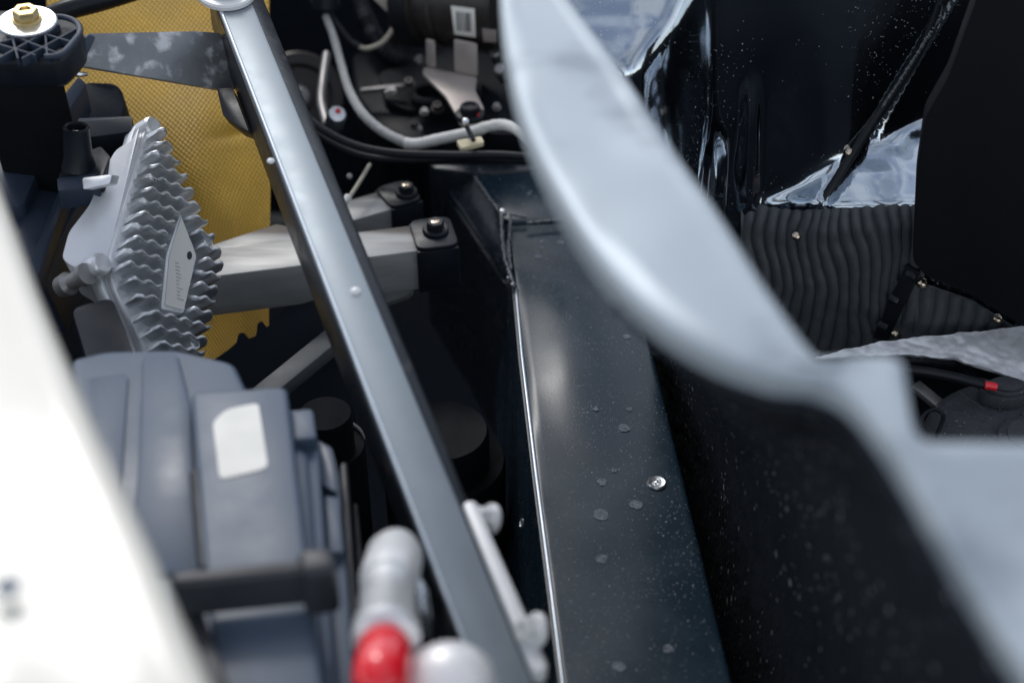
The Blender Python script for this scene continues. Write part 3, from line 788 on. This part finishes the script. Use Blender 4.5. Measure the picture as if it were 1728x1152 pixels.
# ------------------------------------------------------------------ dark canisters
def can(label, cx, cy, d, r, h, q0, q1):
    c = P(cx, cy, d); root = thing('canister', c-Z*h, label, 'canister', 'black canisters deep in the bay')
    lathe('body', [(r*.97, -h), (r, -h*.9), (r, -.004), (r*.97, -.001), (r*.6, -.002), (r*.1, -.002)], M['near_black'], root, c, Z, 48)
    bm = bmesh.new()
    path = [c+Vector((math.cos(R(q0+(q1-q0)*k/30))*r*.99, math.sin(R(q0+(q1-q0)*k/30))*r*.99, 0)) for k in range(31)]  # rim modelled only along the arc that catches light
    tube_bm(path, lambda t: .0002+.0012*math.sin(t*math.pi)**.5 if 0 < t < 1 else .0002, 8, bm)
    finish(bm, 'rim', M['brace'], root, 60)
    lathe('cap', [(r*.74, -.004), (r*.74, .022), (r*.70, .026), (r*.1, .026)], M['near_black'], root, c+Vector((0, -.004, 0)), Z, 40)
    return root
can('large black canister with a faint rim edge beside the beam', 750, 772, .86, .037, .16, 62, 112)
can('smaller black canister with a faint rim edge behind the air box ribs', 556, 748, .80, .020, .14, 10, 120)

# ------------------------------------------------------------------ air box
zb = .137
ab = thing('air_box', PZ(380, 850, .02), 'large blue grey plastic air box with a white sticker, lower left', 'air box')
def pz(L, z): return [PZ(x, y, z) for x, y in L]
slab('main_body', rnd(pz([(118, 604), (180, 590), (300, 588), (395, 610), (428, 680), (520, 760), (560, 1240), (240, 1240), (150, 900)], zb-.012), .005), DN*.12, M['airbox'], ab, .004, 3)
slab('panel_step', rnd(pz([(240, 596), (300, 594), (322, 680), (340, 966), (216, 966), (232, 780)], zb-.0095), .004), DN*.02, M['airbox'], ab, .0018, 2)
slab('side_panel', rnd(pz([(136, 640), (216, 628), (206, 780), (196, 966), (150, 900)], zb-.0105), .004), DN*.02, M['airbox'], ab, .0012, 2)
slab('lid', rnd(pz([(322, 660), (484, 650), (490, 700), (556, 1240), (372, 1240), (345, 960)], zb), .004), DN*.05, M['airbox'], ab, .0025, 3)
slab('sticker', rnd(pz([(359, 712), (382, 690), (436, 679), (452, 786), (440, 792), (371, 808)], zb+.0004), .003), DN*.0003, M['sticker'], ab, 0)
for (L, z, dz) in (([(484, 692), (526, 688), (536, 738), (566, 1180), (520, 1180), (488, 740)], .122, .08), ([(536, 742), (560, 755), (572, 800), (600, 1200), (562, 1200)], .108, .07),
                   ([(574, 780), (586, 778), (612, 1200), (592, 1200)], .10, .06), ([(596, 850), (603, 848), (624, 1100), (612, 1100)], .085, .05)):
    slab('side_rib', rnd(pz(L, z), .002), DN*dz, M['airbox'] if z > .1 else M['airbox_dark'], ab, .0015, 2)
slab('latch', rnd(pz([(486, 694), (528, 690), (534, 738), (490, 742)], .129), .002), DN*.008, M['airbox'], ab, .001)
slab('latch', rnd(pz([(538, 745), (560, 758), (568, 830), (542, 815)], .113), .002), DN*.007, M['airbox'], ab, .001)
slab('latch', rnd(pz([(546, 835), (572, 838), (580, 932), (552, 930)], .113), .002), DN*.007, M['airbox'], ab, .001)
slab('cross_rail', rnd(pz([(284, 962), (560, 936), (566, 958), (288, 986)], zb+.022), .004), DN*.018, M['airbox_dark'], ab, .003, 3)
slab('rail_knob', rnd(pz([(500, 924), (560, 918), (570, 958), (506, 966)], zb+.026), .004), DN*.024, M['airbox_dark'], ab, .003, 3)
slab('gap_strip', rnd(pz([(290, 1000), (330, 1000), (420, 1240), (372, 1240)], zb+.004), .003), DN*.04, M['airbox_dark'], ab, .002)  # dark strip standing for the shaded gap below the rail
finish(tube_bm(crom([P(332, 800, .575), P(340, 880, .555), P(348, 962, .535)], 6), .003, 8), 'groove_strip', M['airbox_dark'], ab, 60)

# ------------------------------------------------------------------ hose fitting with red cap, bottom centre
hf = thing('hose_fitting', P(650, 1050, .60), 'white and grey hose fitting with a bright red end cap, bottom centre', 'hose fitting')
a0, a1, a2, a3 = P(668, 930, .54), P(655, 985, .515), P(652, 1078, .48), P(636, 1185, .45)
def seg(name, p, q, prof, m, s=28):
    ax = q-p; L = ax.length
    return lathe(name, [(r*.86, z*L) for r, z in prof], m, hf, p, ax, s, ang=45)
seg('elbow', a0, a1, [(.006, -.25), (.0100, -.1), (.0125, .15), (.0128, .9), (.0118, 1.02)], M['white_metal'])
seg('collar', a1, a2, [(.0112, 0), (.0118, .2), (.0118, .75), (.0135, .8), (.0135, 1.0), (.011, 1.05)], M['cast'])
seg('red_cap', a2+(a3-a2)*.1, a3, [(.0098, 0), (.0112, .08), (.0112, .55), (.0100, .72), (.006, .86), (.001, .9)], M['red'])
slab('side_clip', [P(690, 935, .55), P(722, 990, .54), P(728, 1040, .53), P(706, 1030, .53)], Vector((0, .004, -.02)), M['zinc'], hf, .002)
kb = thing('filler_knob', P(745, 1150, .52), 'round white metal knob cut by the bottom edge beside the strut bar', 'knob')
lathe('cap', [(.0165, -.02), (.0165, -.004), (.0145, .0), (.010, .003), (.002, .0038)], M['white_metal'], kb, P(752, 1150, .47), Vector((-.1, -.3, 1)), 36, ang=50)
lathe('stem', [(.011, -.05), (.011, -.02)], M['zinc'], kb, P(752, 1150, .47), Vector((-.1, -.3, 1)), 24)

# ------------------------------------------------------------------ finned control unit
A, D, B = P(248, 205, .815), P(180, 455, .752), P(359, 445, .82)
e1, e2 = D-A, B-A
n_ = e1.cross(e2).normalized()
if n_.dot(CAM-A) < 0: n_ = -n_
Cc = D+e2
cu = thing('control_unit', (A+Cc)/2-n_*.05, 'cast aluminium electronic control unit with rows of scalloped cooling fins', 'control unit')
def fp(x, y, h=0.): return PN(x, y, A, n_)+n_*h
plate_pts = rnd([A-e1*.0, B, Cc, D], .012)
slab('base_plate', plate_pts, n_*-.006, M['cast'], cu, .0015, 2)
# cover: flange and stepped box behind the plate
o1 = -e2.normalized()
slab('flange', rnd([A+o1*.004-e1*.03, B+e2*.02, Cc+e2*.02, D+o1*.004+e1*.02], .012), n_*-.008, M['cast'], cu, .0012, 2).location += -n_*.0065
hb = [(236, 212, .806), (222, 238, .80), (196, 252, .795), (170, 296, .78), (152, 345, .77), (116, 392, .755), (104, 438, .745), (146, 462, .748), (178, 452, .757)]
slab('housing', rnd([P(*q) for q in hb], .004), Vector((0, .012, -.030)), M['cast'], cu, .003, 3)
slab('ledge', rnd([P(138, 300, .757), P(190, 294, .765), P(186, 310, .76), P(140, 320, .752)], .0015), Vector((0, .012, -.008)), M['cast'], cu, .001)
# label plateau
lab = [(286, 372), (312, 440), (291, 533), (262, 530), (262, 470), (270, 410)]
lab = [(288, 376), (312, 441), (291, 532), (260, 524), (268, 440)]
HP = .0085
slab('label_plateau', rnd([fp(x, y, HP) for x, y in [(287, 370), (315, 440), (292, 538), (254, 530), (263, 440)]], .002), n_*-HP, M['cast'], cu, .0006)
slab('label', rnd([fp(x, y, HP+.0006) for x, y in lab], .0012), n_*-.0005, M['sticker'], cu, 0)
label_o = bpy.data.objects['label']
bm = bmesh.new()
random.seed(3)
for k in range(11):
    y = 452+k*6; xl = 277+k*.3; 
    w_ = random.uniform(6, 16)
    slab_bm([fp(xl, y, HP+.0009), fp(xl+w_*.7, y+w_*.25, HP+.0009), fp(xl+w_*.7, y+w_*.25+1.0, HP+.0009), fp(xl, y+1.0, HP+.0009)], n_*-.0002, 0, 2, bm)
finish(bm, 'print_lines', M['grey_ink'], label_o)
bm = bmesh.new()
cpt = [fp(301+4.2*math.cos(q*.5236), 441+7*math.sin(q*.5236), HP+.0009) for q in range(12)]
slab_bm(cpt, n_*-.0002, 0, 2, bm)
finish(bm, 'print_mark', M['ink'], label_o)
# fins
fdir = (fp(300, 440)-fp(200, 410)).normalized()
edge = [A, B, Cc, D]
def clip(p, d, poly):
    """parameter range of the line p+t*d inside a convex polygon on the plate"""
    lo, hi = -9., 9.; c = sum(poly, Vector())/len(poly)
    for i in range(len(poly)):
        a, b = poly[i], poly[(i+1) % len(poly)]
        nn = (b-a).cross(n_)
        if nn.dot(c-a) < 0: nn = -nn
        f = nn.dot(p-a); gd = nn.dot(d)
        if abs(gd) < 1e-12:
            if f < 0: return None
            continue
        t = -f/gd
        if gd > 0: lo = max(lo, t)
        else: hi = min(hi, t)
    return (lo, hi) if hi > lo else None
labpoly = [fp(x, y) for x, y in [(287, 364), (319, 440), (294, 546), (248, 538), (258, 440)]]
thick_dir = n_.cross(fdir).normalized()
def fin(p, t0, t1, h, ph):
    """one scalloped cooling fin with a rounded crest"""
    L = t1-t0; n = max(6, int(L/.0016)); per = .0098
    bm = bmesh.new(); vs = []
    for k in range(n+1):
        t = t0+L*k/n; e = min(t-t0, t1-t)/.004
        w_ = math.sin((t)*2*math.pi/per+ph)
        hh = h*(1+.03*w_)*(.72+.28*math.sqrt(max(0, min(1, e*(2-min(1, e))))))
        th = .0011
        q = p+fdir*t+thick_dir*(.0009*w_)
        prof = [(1.5, 0), (1.1, .80), (.95, .96), (0, 1.0), (-.95, .96), (-1.1, .80), (-1.5, 0)]
        vs.append([bm.verts.new(q+thick_dir*th*a_+n_*hh*b_) for a_, b_ in prof])
    for a, b in zip(vs, vs[1:]):
        for k in range(6): bm.faces.new((a[k], a[k+1], b[k+1], b[k]))
    bm.faces.new(vs[0]); bm.faces.new(vs[-1][::-1])
    return finish(bm, 'fin', M['fin'], cu, 60)
NF = 22
inner = [A+e1*.02+e2*.03, B+e1*.02-e2*.0, Cc-e1*.02, D-e1*.02+e2*.03]
tot = None
cA = (A+Cc)/2
vals = [(q-cA).dot(thick_dir) for q in edge]
lo_, hi_ = min(vals), max(vals)
for k in range(NF):
    o = lo_+(hi_-lo_)*(k+.6)/NF
    p = cA+thick_dir*o
    r_ = clip(p, fdir, inner)
    if not r_ or r_[1]-r_[0] < .006: continue
    lr = clip(p, fdir, labpoly)
    if lr:
        if lr[0]-r_[0] > .005: fin(p, r_[0], lr[0], .0135, k*1.1)
        if r_[1]-lr[1] > .005: fin(p, lr[1], r_[1], .0135, k*1.1)
    else:
        fin(p, r_[0], r_[1], .0135, k*1.1)
for x, y in ((345, 420), (322, 588)):
    lathe('boss', [(.0045, 0), (.0042, .0075), (.0034, .0095), (.0024, .0096), (.0018, .007)], M['cast'], cu, fp(x-12, y), n_, 18)
for q in (A+e1*-.02+e2*.06, D+o1*.006+e1*.03):
    lathe('ear', [(.0062, -.012), (.0062, .001), (.0052, .0024), (.003, .0026)], M['cast'], cu, q, n_, 20)
lathe('mounting_stud', [(.006, -.016), (.0065, -.010), (.0045, -.008), (.0045, 0), (.006, .001), (.006, .005)], M['steel'], cu, D+o1*.012+e1*.14-n_*.008, n_, 24)
slab('lower_bracket', rnd([P(120, 520, .73), P(190, 500, .73), P(235, 620, .70), P(150, 620, .70)], .006), DN*.02, M['plasticblk'], cu, .003, 3)

# ------------------------------------------------------------------ black plastic carrier and tray, left
tr = thing('carrier_tray', P(60, 380, .74), 'dark blue black plastic tray with ribs at the left edge', 'tray')
slab('tray_base', rnd([P(-60, 250, 0.870), P(40, 175, 0.900), P(105, 245, 0.880), P(140, 330, 0.840), P(70, 480, 0.770), P(-60, 480, 0.770)], .004), Vector((.0, .02, -.05)), M['plastic'], tr, .002)
slab('raised_step', rnd([P(-60, 190, 0.860), P(45, 205, 0.860), P(92, 222, 0.860), P(40, 345, 0.810), P(-60, 360, 0.800)], .004), DN*.02, M['plastic'], tr, .002)
slab('long_rib', rnd([P(104, 310, 0.825), P(118, 312, 0.825), P(64, 466, 0.760), P(48, 450, 0.760)], .002), DN*.012, M['plastic'], tr, .0012)
slab('rear_web', rnd([P(72, 205, .83), P(132, 128, .86), P(146, 140, .86), P(92, 222, .83)], .002), DN*.02, M['plastic'], tr, .0012)
slab('rear_block', rnd([P(96, 215, .86), P(140, 138, .89), P(200, 140, .89), P(212, 170, .89), P(205, 200, .88), P(170, 220, .87)], .006), Vector((0, .01, -.03)), M['pit'], tr, .002)
br = thing('unit_bracket', P(150, 270, .80), 'black plastic bracket with a hollow round post beside the control unit', 'bracket')
slab('upper_arm', rnd([P(128, 204, .83), P(224, 197, .82), P(222, 222, .815), P(150, 232, .82)], .002), DN*.014, M['plasticblk'], br, .001)
slab('upper_ridge', rnd([P(132, 200, .832), P(222, 196, .822), P(222, 201, .821), P(132, 206, .831)], .001), DN*.004, M['plastic'], br, .0006)
slab('shelf', rnd([P(98, 292, .79), P(130, 262, .80), P(170, 245, .805), P(186, 262, .79), P(172, 300, .77), P(100, 306, .78)], .003), DN*.010, M['plasticblk'], br, .0015)
slab('lower_arm', rnd([P(96, 300, .78), P(170, 292, .775), P(166, 312, .77), P(98, 322, .77)], .002), DN*.012, M['plastic'], br, .0012)
lathe('post', [(.0095, -.018), (.0078, -.012), (.0070, .004), (.0072, .006), (.0062, .0068), (.0052, .006), (.0048, .000)], M['plasticblk'], br, P(130, 232, .775), Z+Vector((.1, .1, 0)), 28)
lathe('post_insert', [(.0035, 0), (.0035, .002), (.003, .0025)], M['steel'], br, P(127, 231, .772), Z, 6)

# ------------------------------------------------------------------ ribbed mount top left, arm plate, hose
mt = thing('mounting_block', P(60, 90, .74), 'black ribbed plastic mounting block under a washer and gold bolt', 'mount')
zt = PZ(60, 70, .0); zt = P(60, 70, .725).z
ol = [(-60, 20), (20, 14), (100, 22), (134, 34), (142, 56), (112, 92), (96, 100), (-60, 100)]
slab('block', rnd([PZ(x, y, zt-.004) for x, y in ol], .008), DN*.017, M['plasticblk'], mt, .003, 3)
# raised ribs and rim on the top face
def strip(a, b, wpx=5, h=.004):
    p0, p1 = PZ(*a, zt), PZ(*b, zt)
    return finish(boxbar_bm(p0, p1, px(wpx, .73), h+.001, .0006), 'rib', M['plastic'], mt)
for a, b in (((-40, 62), (60, 92)), ((0, 96), (100, 40)), ((36, 98), (128, 48)), ((10, 55), (100, 90)), ((60, 52), (122, 70)), ((-40, 80), (40, 60)), ((75, 48), (80, 96)), ((20, 60), (30, 98))):
    strip(a, b, 4)
rim_ = rnd([PZ(x, y, zt+.0005) for x, y in [(-60, 98), (96, 96), (110, 88), (138, 54), (130, 36), (98, 26)]], .006)
finish(tube_bm(rim_[6:], .0016, 8), 'rim', M['plastic'], mt, 60)
wc = PZ(47, 40, zt+.001)
lathe('washer', [(.0150, 0), (.0150, .0014), (.0143, .002), (.0055, .002), (.005, .001)], M['zinc'], mt, wc, Z+Vector((.05, -.1, 0)), 36)
hexhead('hex_bolt', .0066, .0065, M['gold'], mt, wc+Z*.002, Z+Vector((.05, -.1, 0)), .35, 1.15, .25)
lathe('stud_thread', [(.0024, 0), (.0028, .001), (.0024, .002), (.0028, .003), (.0024, .004), (.0028, .005), (.0024, .006), (.0028, .007), (.0024, .008), (.0028, .009), (.0022, .010)], M['gold'], mt, P(100, 142, .75), Vector((-.1, 0, 1)), 12)
slab('dark_mass', [PZ(x, y, zt-.022) for x, y in [(-60, 60), (84, 60), (92, 78), (-60, 78)]], Vector((0, .01, -.11)), M['near_black'], mt, .003)  # dark mass added for the darkness under the block
ar = thing('arm_plate', P(260, 100, .78), 'worn grey flat metal arm reaching from the mount to the strut bar', 'arm')
zc = lambda x: .008*0
ap = [(148, 57), (330, 53), (372, 56), (392, 98), (404, 150), (376, 152), (118, 108)]
ap3 = [P(x, y, .745+.07*(x-118)/270) for x, y in ap]
c_ = ap3[0]; an = (ap3[4]-c_).cross(ap3[6]-c_).normalized()
if an.z < 0: an = -an
ap3 = [PN(x, y, c_, an) for x, y in ap]
slab('plate', rnd(ap3, .0015), an*-.004, M['arm'], ar, .0009)
slab('root_boss', rnd([PN(x, y, c_+an*.002, an) for x, y in [(120, 106), (150, 58), (162, 62), (140, 110)]], .002), an*-.007, M['plastic'], ar, .001)
tg = slab('edge_tab', [PN(x, y, c_-an*.006, an) for x, y in [(112, 118), (150, 122), (150, 128), (135, 130)]], an*-.003, M['zinc'], ar, .0008)
tag(tube('rubber_hose', [P(60, 40, .86), P(110, 18, .86), P(170, 2, .87), P(260, -26, .88)], .0062, M['rubber'], None, 8, 16), 'short thick black hose along the top left edge behind the mount', 'hose')

# ------------------------------------------------------------------ drive unit, actuator, brackets at the top centre
gb = thing('gear_housing', P(700, 170, 1.08), 'black cast gear housing with small bolts in the dark top centre', 'gear housing')
slab('casing', rnd([P(590, 90, 1.16), P(690, 70, 1.17), P(850, 90, 1.12), P(890, 170, 1.06), P(905, 232, 1.03), P(700, 240, 1.02), P(640, 215, 1.04), P(600, 160, 1.09)], .012), Vector((0, .01, -.08)), M['gear'], gb, .004, 3)
slab('raised_pad', rnd([P(640, 120, 1.10), P(720, 105, 1.12), P(735, 150, 1.08), P(700, 190, 1.05), P(650, 170, 1.06)], .008), DN*.012, M['gear'], gb, .003, 3)
slab('side_web', rnd([P(812, 140, 1.06), P(846, 165, 1.04), P(858, 200, 1.02), P(880, 228, 1.0), P(820, 225, 1.0)], .005), DN*.012, M['gear'], gb, .002)
lathe('plug', [(.0135, 0), (.0135, .006), (.0115, .008), (.0095, .0082), (.009, .002)], M['gear'], gb, P(724, 172, 1.04), Z, 30)
for x, y, r in ((690, 143, .0042), (662, 155, .003), (655, 156, .0022), (738, 184, .0045), (716, 190, .003), (700, 212, .0036), (706, 218, .0026), (838, 182, .003), (708, 101, .003), (832, 88, .0045)):
    hexhead('bolt', r*.85, r*1.1, M['darkmetal'] if r > .0031 else M['steel'], gb, P(x, y, 1.02 if y > 130 else 1.05), Z+Vector((0, -.3, 0)), x, 1.3, .3)
finish(boxbar_bm(P(608, 150, 1.06), P(680, 142, 1.06), .004, .004, .001), 'oil_line', M['steel'], gb)
act = thing('actuator', P(780, 40, 1.06), 'dark cylindrical actuator carrying a white barcode label', 'actuator')
ac0, ac1 = P(690, -2, 1.07), P(862, 8, 1.03)
ax = ac1-ac0; al = ax.length
lathe('barrel', [(r, z*al) for r, z in ((.030, 0), (.034, .03), (.034, .22), (.030, .24), (.030, .30), (.0335, .32), (.0335, .40), (.0318, .42), (.0318, .46), (.0345, .48), (.0345, .98), (.032, 1.))], M['darkmetal'], act, ac0, ax, 56, ang=35)
lathe('collar', [(r, z*al) for r, z in ((.0352, .05), (.0352, .20))], M['rubber'], act, ac0, ax, 56)
axn = ax.normalized()
def on_act(x, y, lift):
    """point on the barrel surface seen at the pixel"""
    r_ = ray(x, y).normalized(); o = CAM-ac0
    d_ = r_-axn*r_.dot(axn); oo = o-axn*o.dot(axn)
    a = d_.dot(d_); b = 2*d_.dot(oo); c = oo.dot(oo)-(.0345+lift)**2
    t = (-b-math.sqrt(max(0, b*b-4*a*c)))/(2*a); return CAM+r_*t
def curved(name, q, lift, m, nu=6, nv=8):
    def f(u, v):
        x = (q[0][0]*(1-u)+q[1][0]*u)*(1-v)+(q[3][0]*(1-u)+q[2][0]*u)*v
        y = (q[0][1]*(1-u)+q[1][1]*u)*(1-v)+(q[3][1]*(1-u)+q[2][1]*u)*v
        return on_act(x, y, lift)
    return grid_bm(f, nu, nv)
bcl = finish(curved('', [(761, 10), (801, 15), (803, 63), (767, 58)], .0004, None), 'barcode_label', M['sticker'], act, 60, solid=.0003)
bm = bmesh.new(); x = 770.; random.seed(5)
while x < 794:
    wd = random.choice((.9, 1.2, 1.8, 2.4))
    join(bm, curved('', [(x, 20+(x-770)*.12), (x+wd, 20+(x-770)*.12), (x+wd+1, 52+(x-770)*.12), (x+1, 52+(x-770)*.12)], .0008, None, 1, 6)); x += wd+random.choice((1., 1.3, 1.7))
finish(bm, 'barcode_bars', M['ink'], bcl, 60)
finish(curved('', [(814, 48), (838, 51), (838, 72), (816, 70)], .0005, None), 'plain_label', M['brown'], act, 60, solid=.0003)
fb = thing('folded_bracket', P(775, 160, 1.02), 'folded bronze grey steel bracket under the actuator', 'bracket')
lowpl = PZ(793, 195, P(793, 195, .985).z)
zz = lowpl.z
slab('foot', rnd([PZ(x, y, zz) for x, y in [(712, 122), (716, 112), (806, 130), (802, 152), (817, 182), (814, 206), (796, 214), (776, 208), (768, 190), (752, 162)]], .004), DN*.003, M['brown'], fb, .0008)
f0, f1 = PZ(718, 112, zz), PZ(806, 130, zz)
ed = (f1-f0)
def upr(name, ta, tb, h):
    a, b = f0+ed*ta, f0+ed*tb
    u = Vector((0, .15, 1)).normalized()
    slab(name, rnd([a, b, b+u*h, a+u*h], .002), Vector((0, .003, 0)), M['brown'], fb, .0007)
upr('narrow_tab', .02, .20, .020); upr('wide_tab', .56, 1.0, .024)
lathe('flange_bolt', [(.0105, 0), (.0105, .002), (.0098, .003), (.0068, .0034), (.0068, .008), (.006, .009), (.0045, .009), (.004, .0075)], M['rubber'], fb, PZ(793, 197, zz+.0002), Z, 28)
slab('paint_mark', [PZ(803, 188, zz+.0045), PZ(809, 190, zz+.0045), PZ(808, 195, zz+.0045), PZ(803, 193, zz+.0045)], DN*.0012, M['redpaint'], fb, .0002)
# round strip bracket
rb = thing('strip_bracket', P(550, 170, 1.02), 'slim bright steel strip ending in a round bush', 'bracket')
tube('strip', [P(552, 92, 1.06), P(545, 140, 1.04), P(543, 175, 1.02), P(552, 212, 1.0)], .0036, M['steel'], rb, 8, 10)
lathe('bush', [(.0062, -.012), (.0068, -.01), (.0068, .008), (.0055, .010), (.003, .0095)], M['zinc'], rb, P(566, 202, .99), Vector((.25, -.6, .8)), 24)
lathe('bush_core', [(.0022, 0), (.0018, .0016)], M['redpaint'], rb, P(571, 197, .985)+Z*.004, Vector((.2, -.6, .8)), 12)
hs = thing('dark_bracket', P(640, 20, 1.1), 'dull dark brown plate hanging in the shadow at the top centre', 'bracket')
slab('plate', rnd([P(612, -20, 1.12), P(672, -20, 1.12), P(674, 28, 1.10), P(655, 22, 1.10)], .003), Vector((0, .006, -.002)), M['darkmetal'], hs, .001)
cy = thing('upright_cylinder', P(690, -10, 1.15), 'dark grey upright cylinder behind the actuator collar', 'cylinder')
lathe('body', [(.016, -.09), (.016, .03), (.014, .035)], M['darkmetal'], cy, P(686, 20, 1.17), Z, 32)

# ------------------------------------------------------------------ cables
wcb = thing('white_cable', P(690, 240, .97), 'white sleeved cable looping down and across to the silver flange', 'cable')
tube('upper_run', [P(550, 28, 1.05), P(562, 60, 1.04), P(572, 95, 1.03), P(588, 150, 1.01), P(612, 192, .99), P(646, 222, .98), P(688, 243, .97)], lambda t: px(6.5+2.5*t, 1.), M['grey_sleeve'], wcb, 10, 12, .06)
tube('lower_run', [P(684, 242, .97), P(705, 243, .968), P(745, 234, .962), P(800, 222, .955), P(822, 214, .95), P(850, 211, .945), P(876, 222, .935), P(915, 256, .92), P(950, 290, .91)], lambda t: px(10.2-1.4*t, .95), M['white_sleeve'], wcb, 10, 14, .06)
tg_ = thing('cable_tag', P(793, 240, .94), 'small cream tag held by a black tie on the white cable', 'tag')
slab('tag_plate', rnd([P(770, 237, .94), P(812, 230, .935), P(817, 240, .93), P(778, 250, .935)], .0015), DN*.003, M['cream'], tg_, .0006)
finish(boxbar_bm(P(784, 205, .938), P(800, 236, .928), .0030, .002, .0005), 'tie_strap', M['rubber'], tg_)
lathe('tie_head', [(.0022, 0), (.0022, .003), (.001, .0034)], M['zinc'], tg_, P(786, 208, .935), Vector((0, -.5, 1)), 6)
bc = thing('black_cable', P(700, 262, .95), 'pair of long black cables running under the white cable', 'cable')
tube('strand', [P(440, 100, .97), P(486, 160, .96), P(530, 208, .95), P(590, 242, .945), P(660, 258, .94), P(760, 262, .935), P(850, 262, .93), P(960, 272, .92)], px(7.5, .94), M['rubber'], bc, 10, 12)
tube('strand', [P(445, 125, .98), P(492, 185, .97), P(545, 232, .96), P(610, 262, .955), P(690, 270, .95), P(800, 268, .945), P(950, 276, .93)], px(6, .95), M['rubber'], bc, 10, 12)
tc = thing('looped_cable', P(610, 80, 1.06), 'thin cable looping below the dark bracket, black then beige', 'cable')
tube('black_part', [P(545, 10, 1.06), P(566, 40, 1.06), P(590, 70, 1.06), P(606, 80, 1.06)], px(7, 1.06), M['rubber'], tc, 8, 10)
tube('beige_part', [P(604, 79, 1.06), P(620, 82, 1.06), P(645, 72, 1.06), P(664, 48, 1.06), P(673, 26, 1.06)], px(4.2, 1.06), M['beige'], tc, 8, 10)
pg = thing('cable_plug', P(548, 10, 1.05), 'dark ribbed cable plug at the top of the looped cable', 'plug')
lathe('plug_body', [(.010, 0), (.010, .012), (.008, .013), (.008, .02), (.010, .021), (.010, .034)], M['plasticblk'], pg, P(548, 14, 1.05), Vector((.1, .3, 1)), 20)
lathe('plug_nut', [(.0105, 0), (.0105, .004)], M['steel'], pg, P(548, 6, 1.05), Vector((.1, .3, 1)), 8)
tb2 = thing('sensor_lead', P(590, 330, .93), 'thin beige lead rising from a dark sleeve beside the strut bar', 'lead')
tube('wire', [P(624, 278, .95), P(612, 298, .94), P(597, 322, .93), P(586, 338, .925)], px(3.6, .94), M['beige'], tb2, 6, 10)
tube('sleeve', [P(588, 332, .925), P(577, 346, .92), P(573, 362, .915)], px(6.5, .92), M['white_sleeve'], tb2, 6, 10)
tube('boot', [P(574, 356, .914), P(580, 372, .91), P(584, 394, .91)], px(9, .91), M['rubber'], tb2, 6, 10)
yc = thing('yellow_connector', P(550, 298, .95), 'tiny yellow connector in the dark gap beside the strut bar', 'connector')
slab('shell', rnd([P(538, 292, .95), P(556, 291, .95), P(561, 300, .95), P(545, 305, .95)], .001), Vector((0, .003, -.006)), M['yellow'], yc, .0006)
lathe('pin', [(.0022, 0), (.0018, .0014), (.0005, .0018)], M['redpaint'], yc, P(563, 322, .94), Vector((0, -.6, .8)), 12)
lathe('pin', [(.0022, 0), (.0018, .0014), (.0005, .0018)], M['steel'], yc, P(590, 298, .95), Vector((0, -.6, .8)), 12)

pu = thing('pulley', P(505, 150, 1.12), 'dim dark pulley wheel in the shadow right of the strut bar', 'pulley')
pn_ = Vector((.15, -.75, .6))
lathe('wheel', [(.034, -.012), (.036, -.010), (.033, -.006), (.033, .0), (.036, .004), (.034, .006), (.026, .006), (.024, .002), (.012, .002), (.011, .006), (.004, .007)], M['darkmetal'], pu, P(505, 165, 1.12), pn_, 44)
hexhead('hex_bolt', .006, .006, M['steel'], pu, P(505, 165, 1.12)+pn_.normalized()*.006, pn_, .3)
tag(tube('ribbed_hose', [P(596, -30, 1.16), P(622, 40, 1.14), P(650, 88, 1.12), P(700, 112, 1.12)], lambda t: .0075+.0009*math.sin(t*150), M['rubber'], None, 30, 14), 'dark ribbed hose curving behind the looped beige cable', 'hose')
for (x, y, d_, lab) in ((838, 92, 1.04, 'small steel sleeve beside the actuator under the barcode label'), (846, 120, 1.03, 'small steel sleeve below the actuator next to the silver flange')):
    t9 = thing('sleeve_nut', P(x, y, d_), lab, 'nut', 'steel sleeve nuts by the actuator')
    lathe('sleeve', [(.004, -.006), (.0045, -.005), (.0045, .004), (.0032, .005)], M['steel'], t9, P(x, y, d_), Vector((-.3, -.5, .8)), 16)
    lathe('nut', [(.006, -.009), (.006, -.005)], M['gear'], t9, P(x, y, d_), Vector((-.3, -.5, .8)), 6)
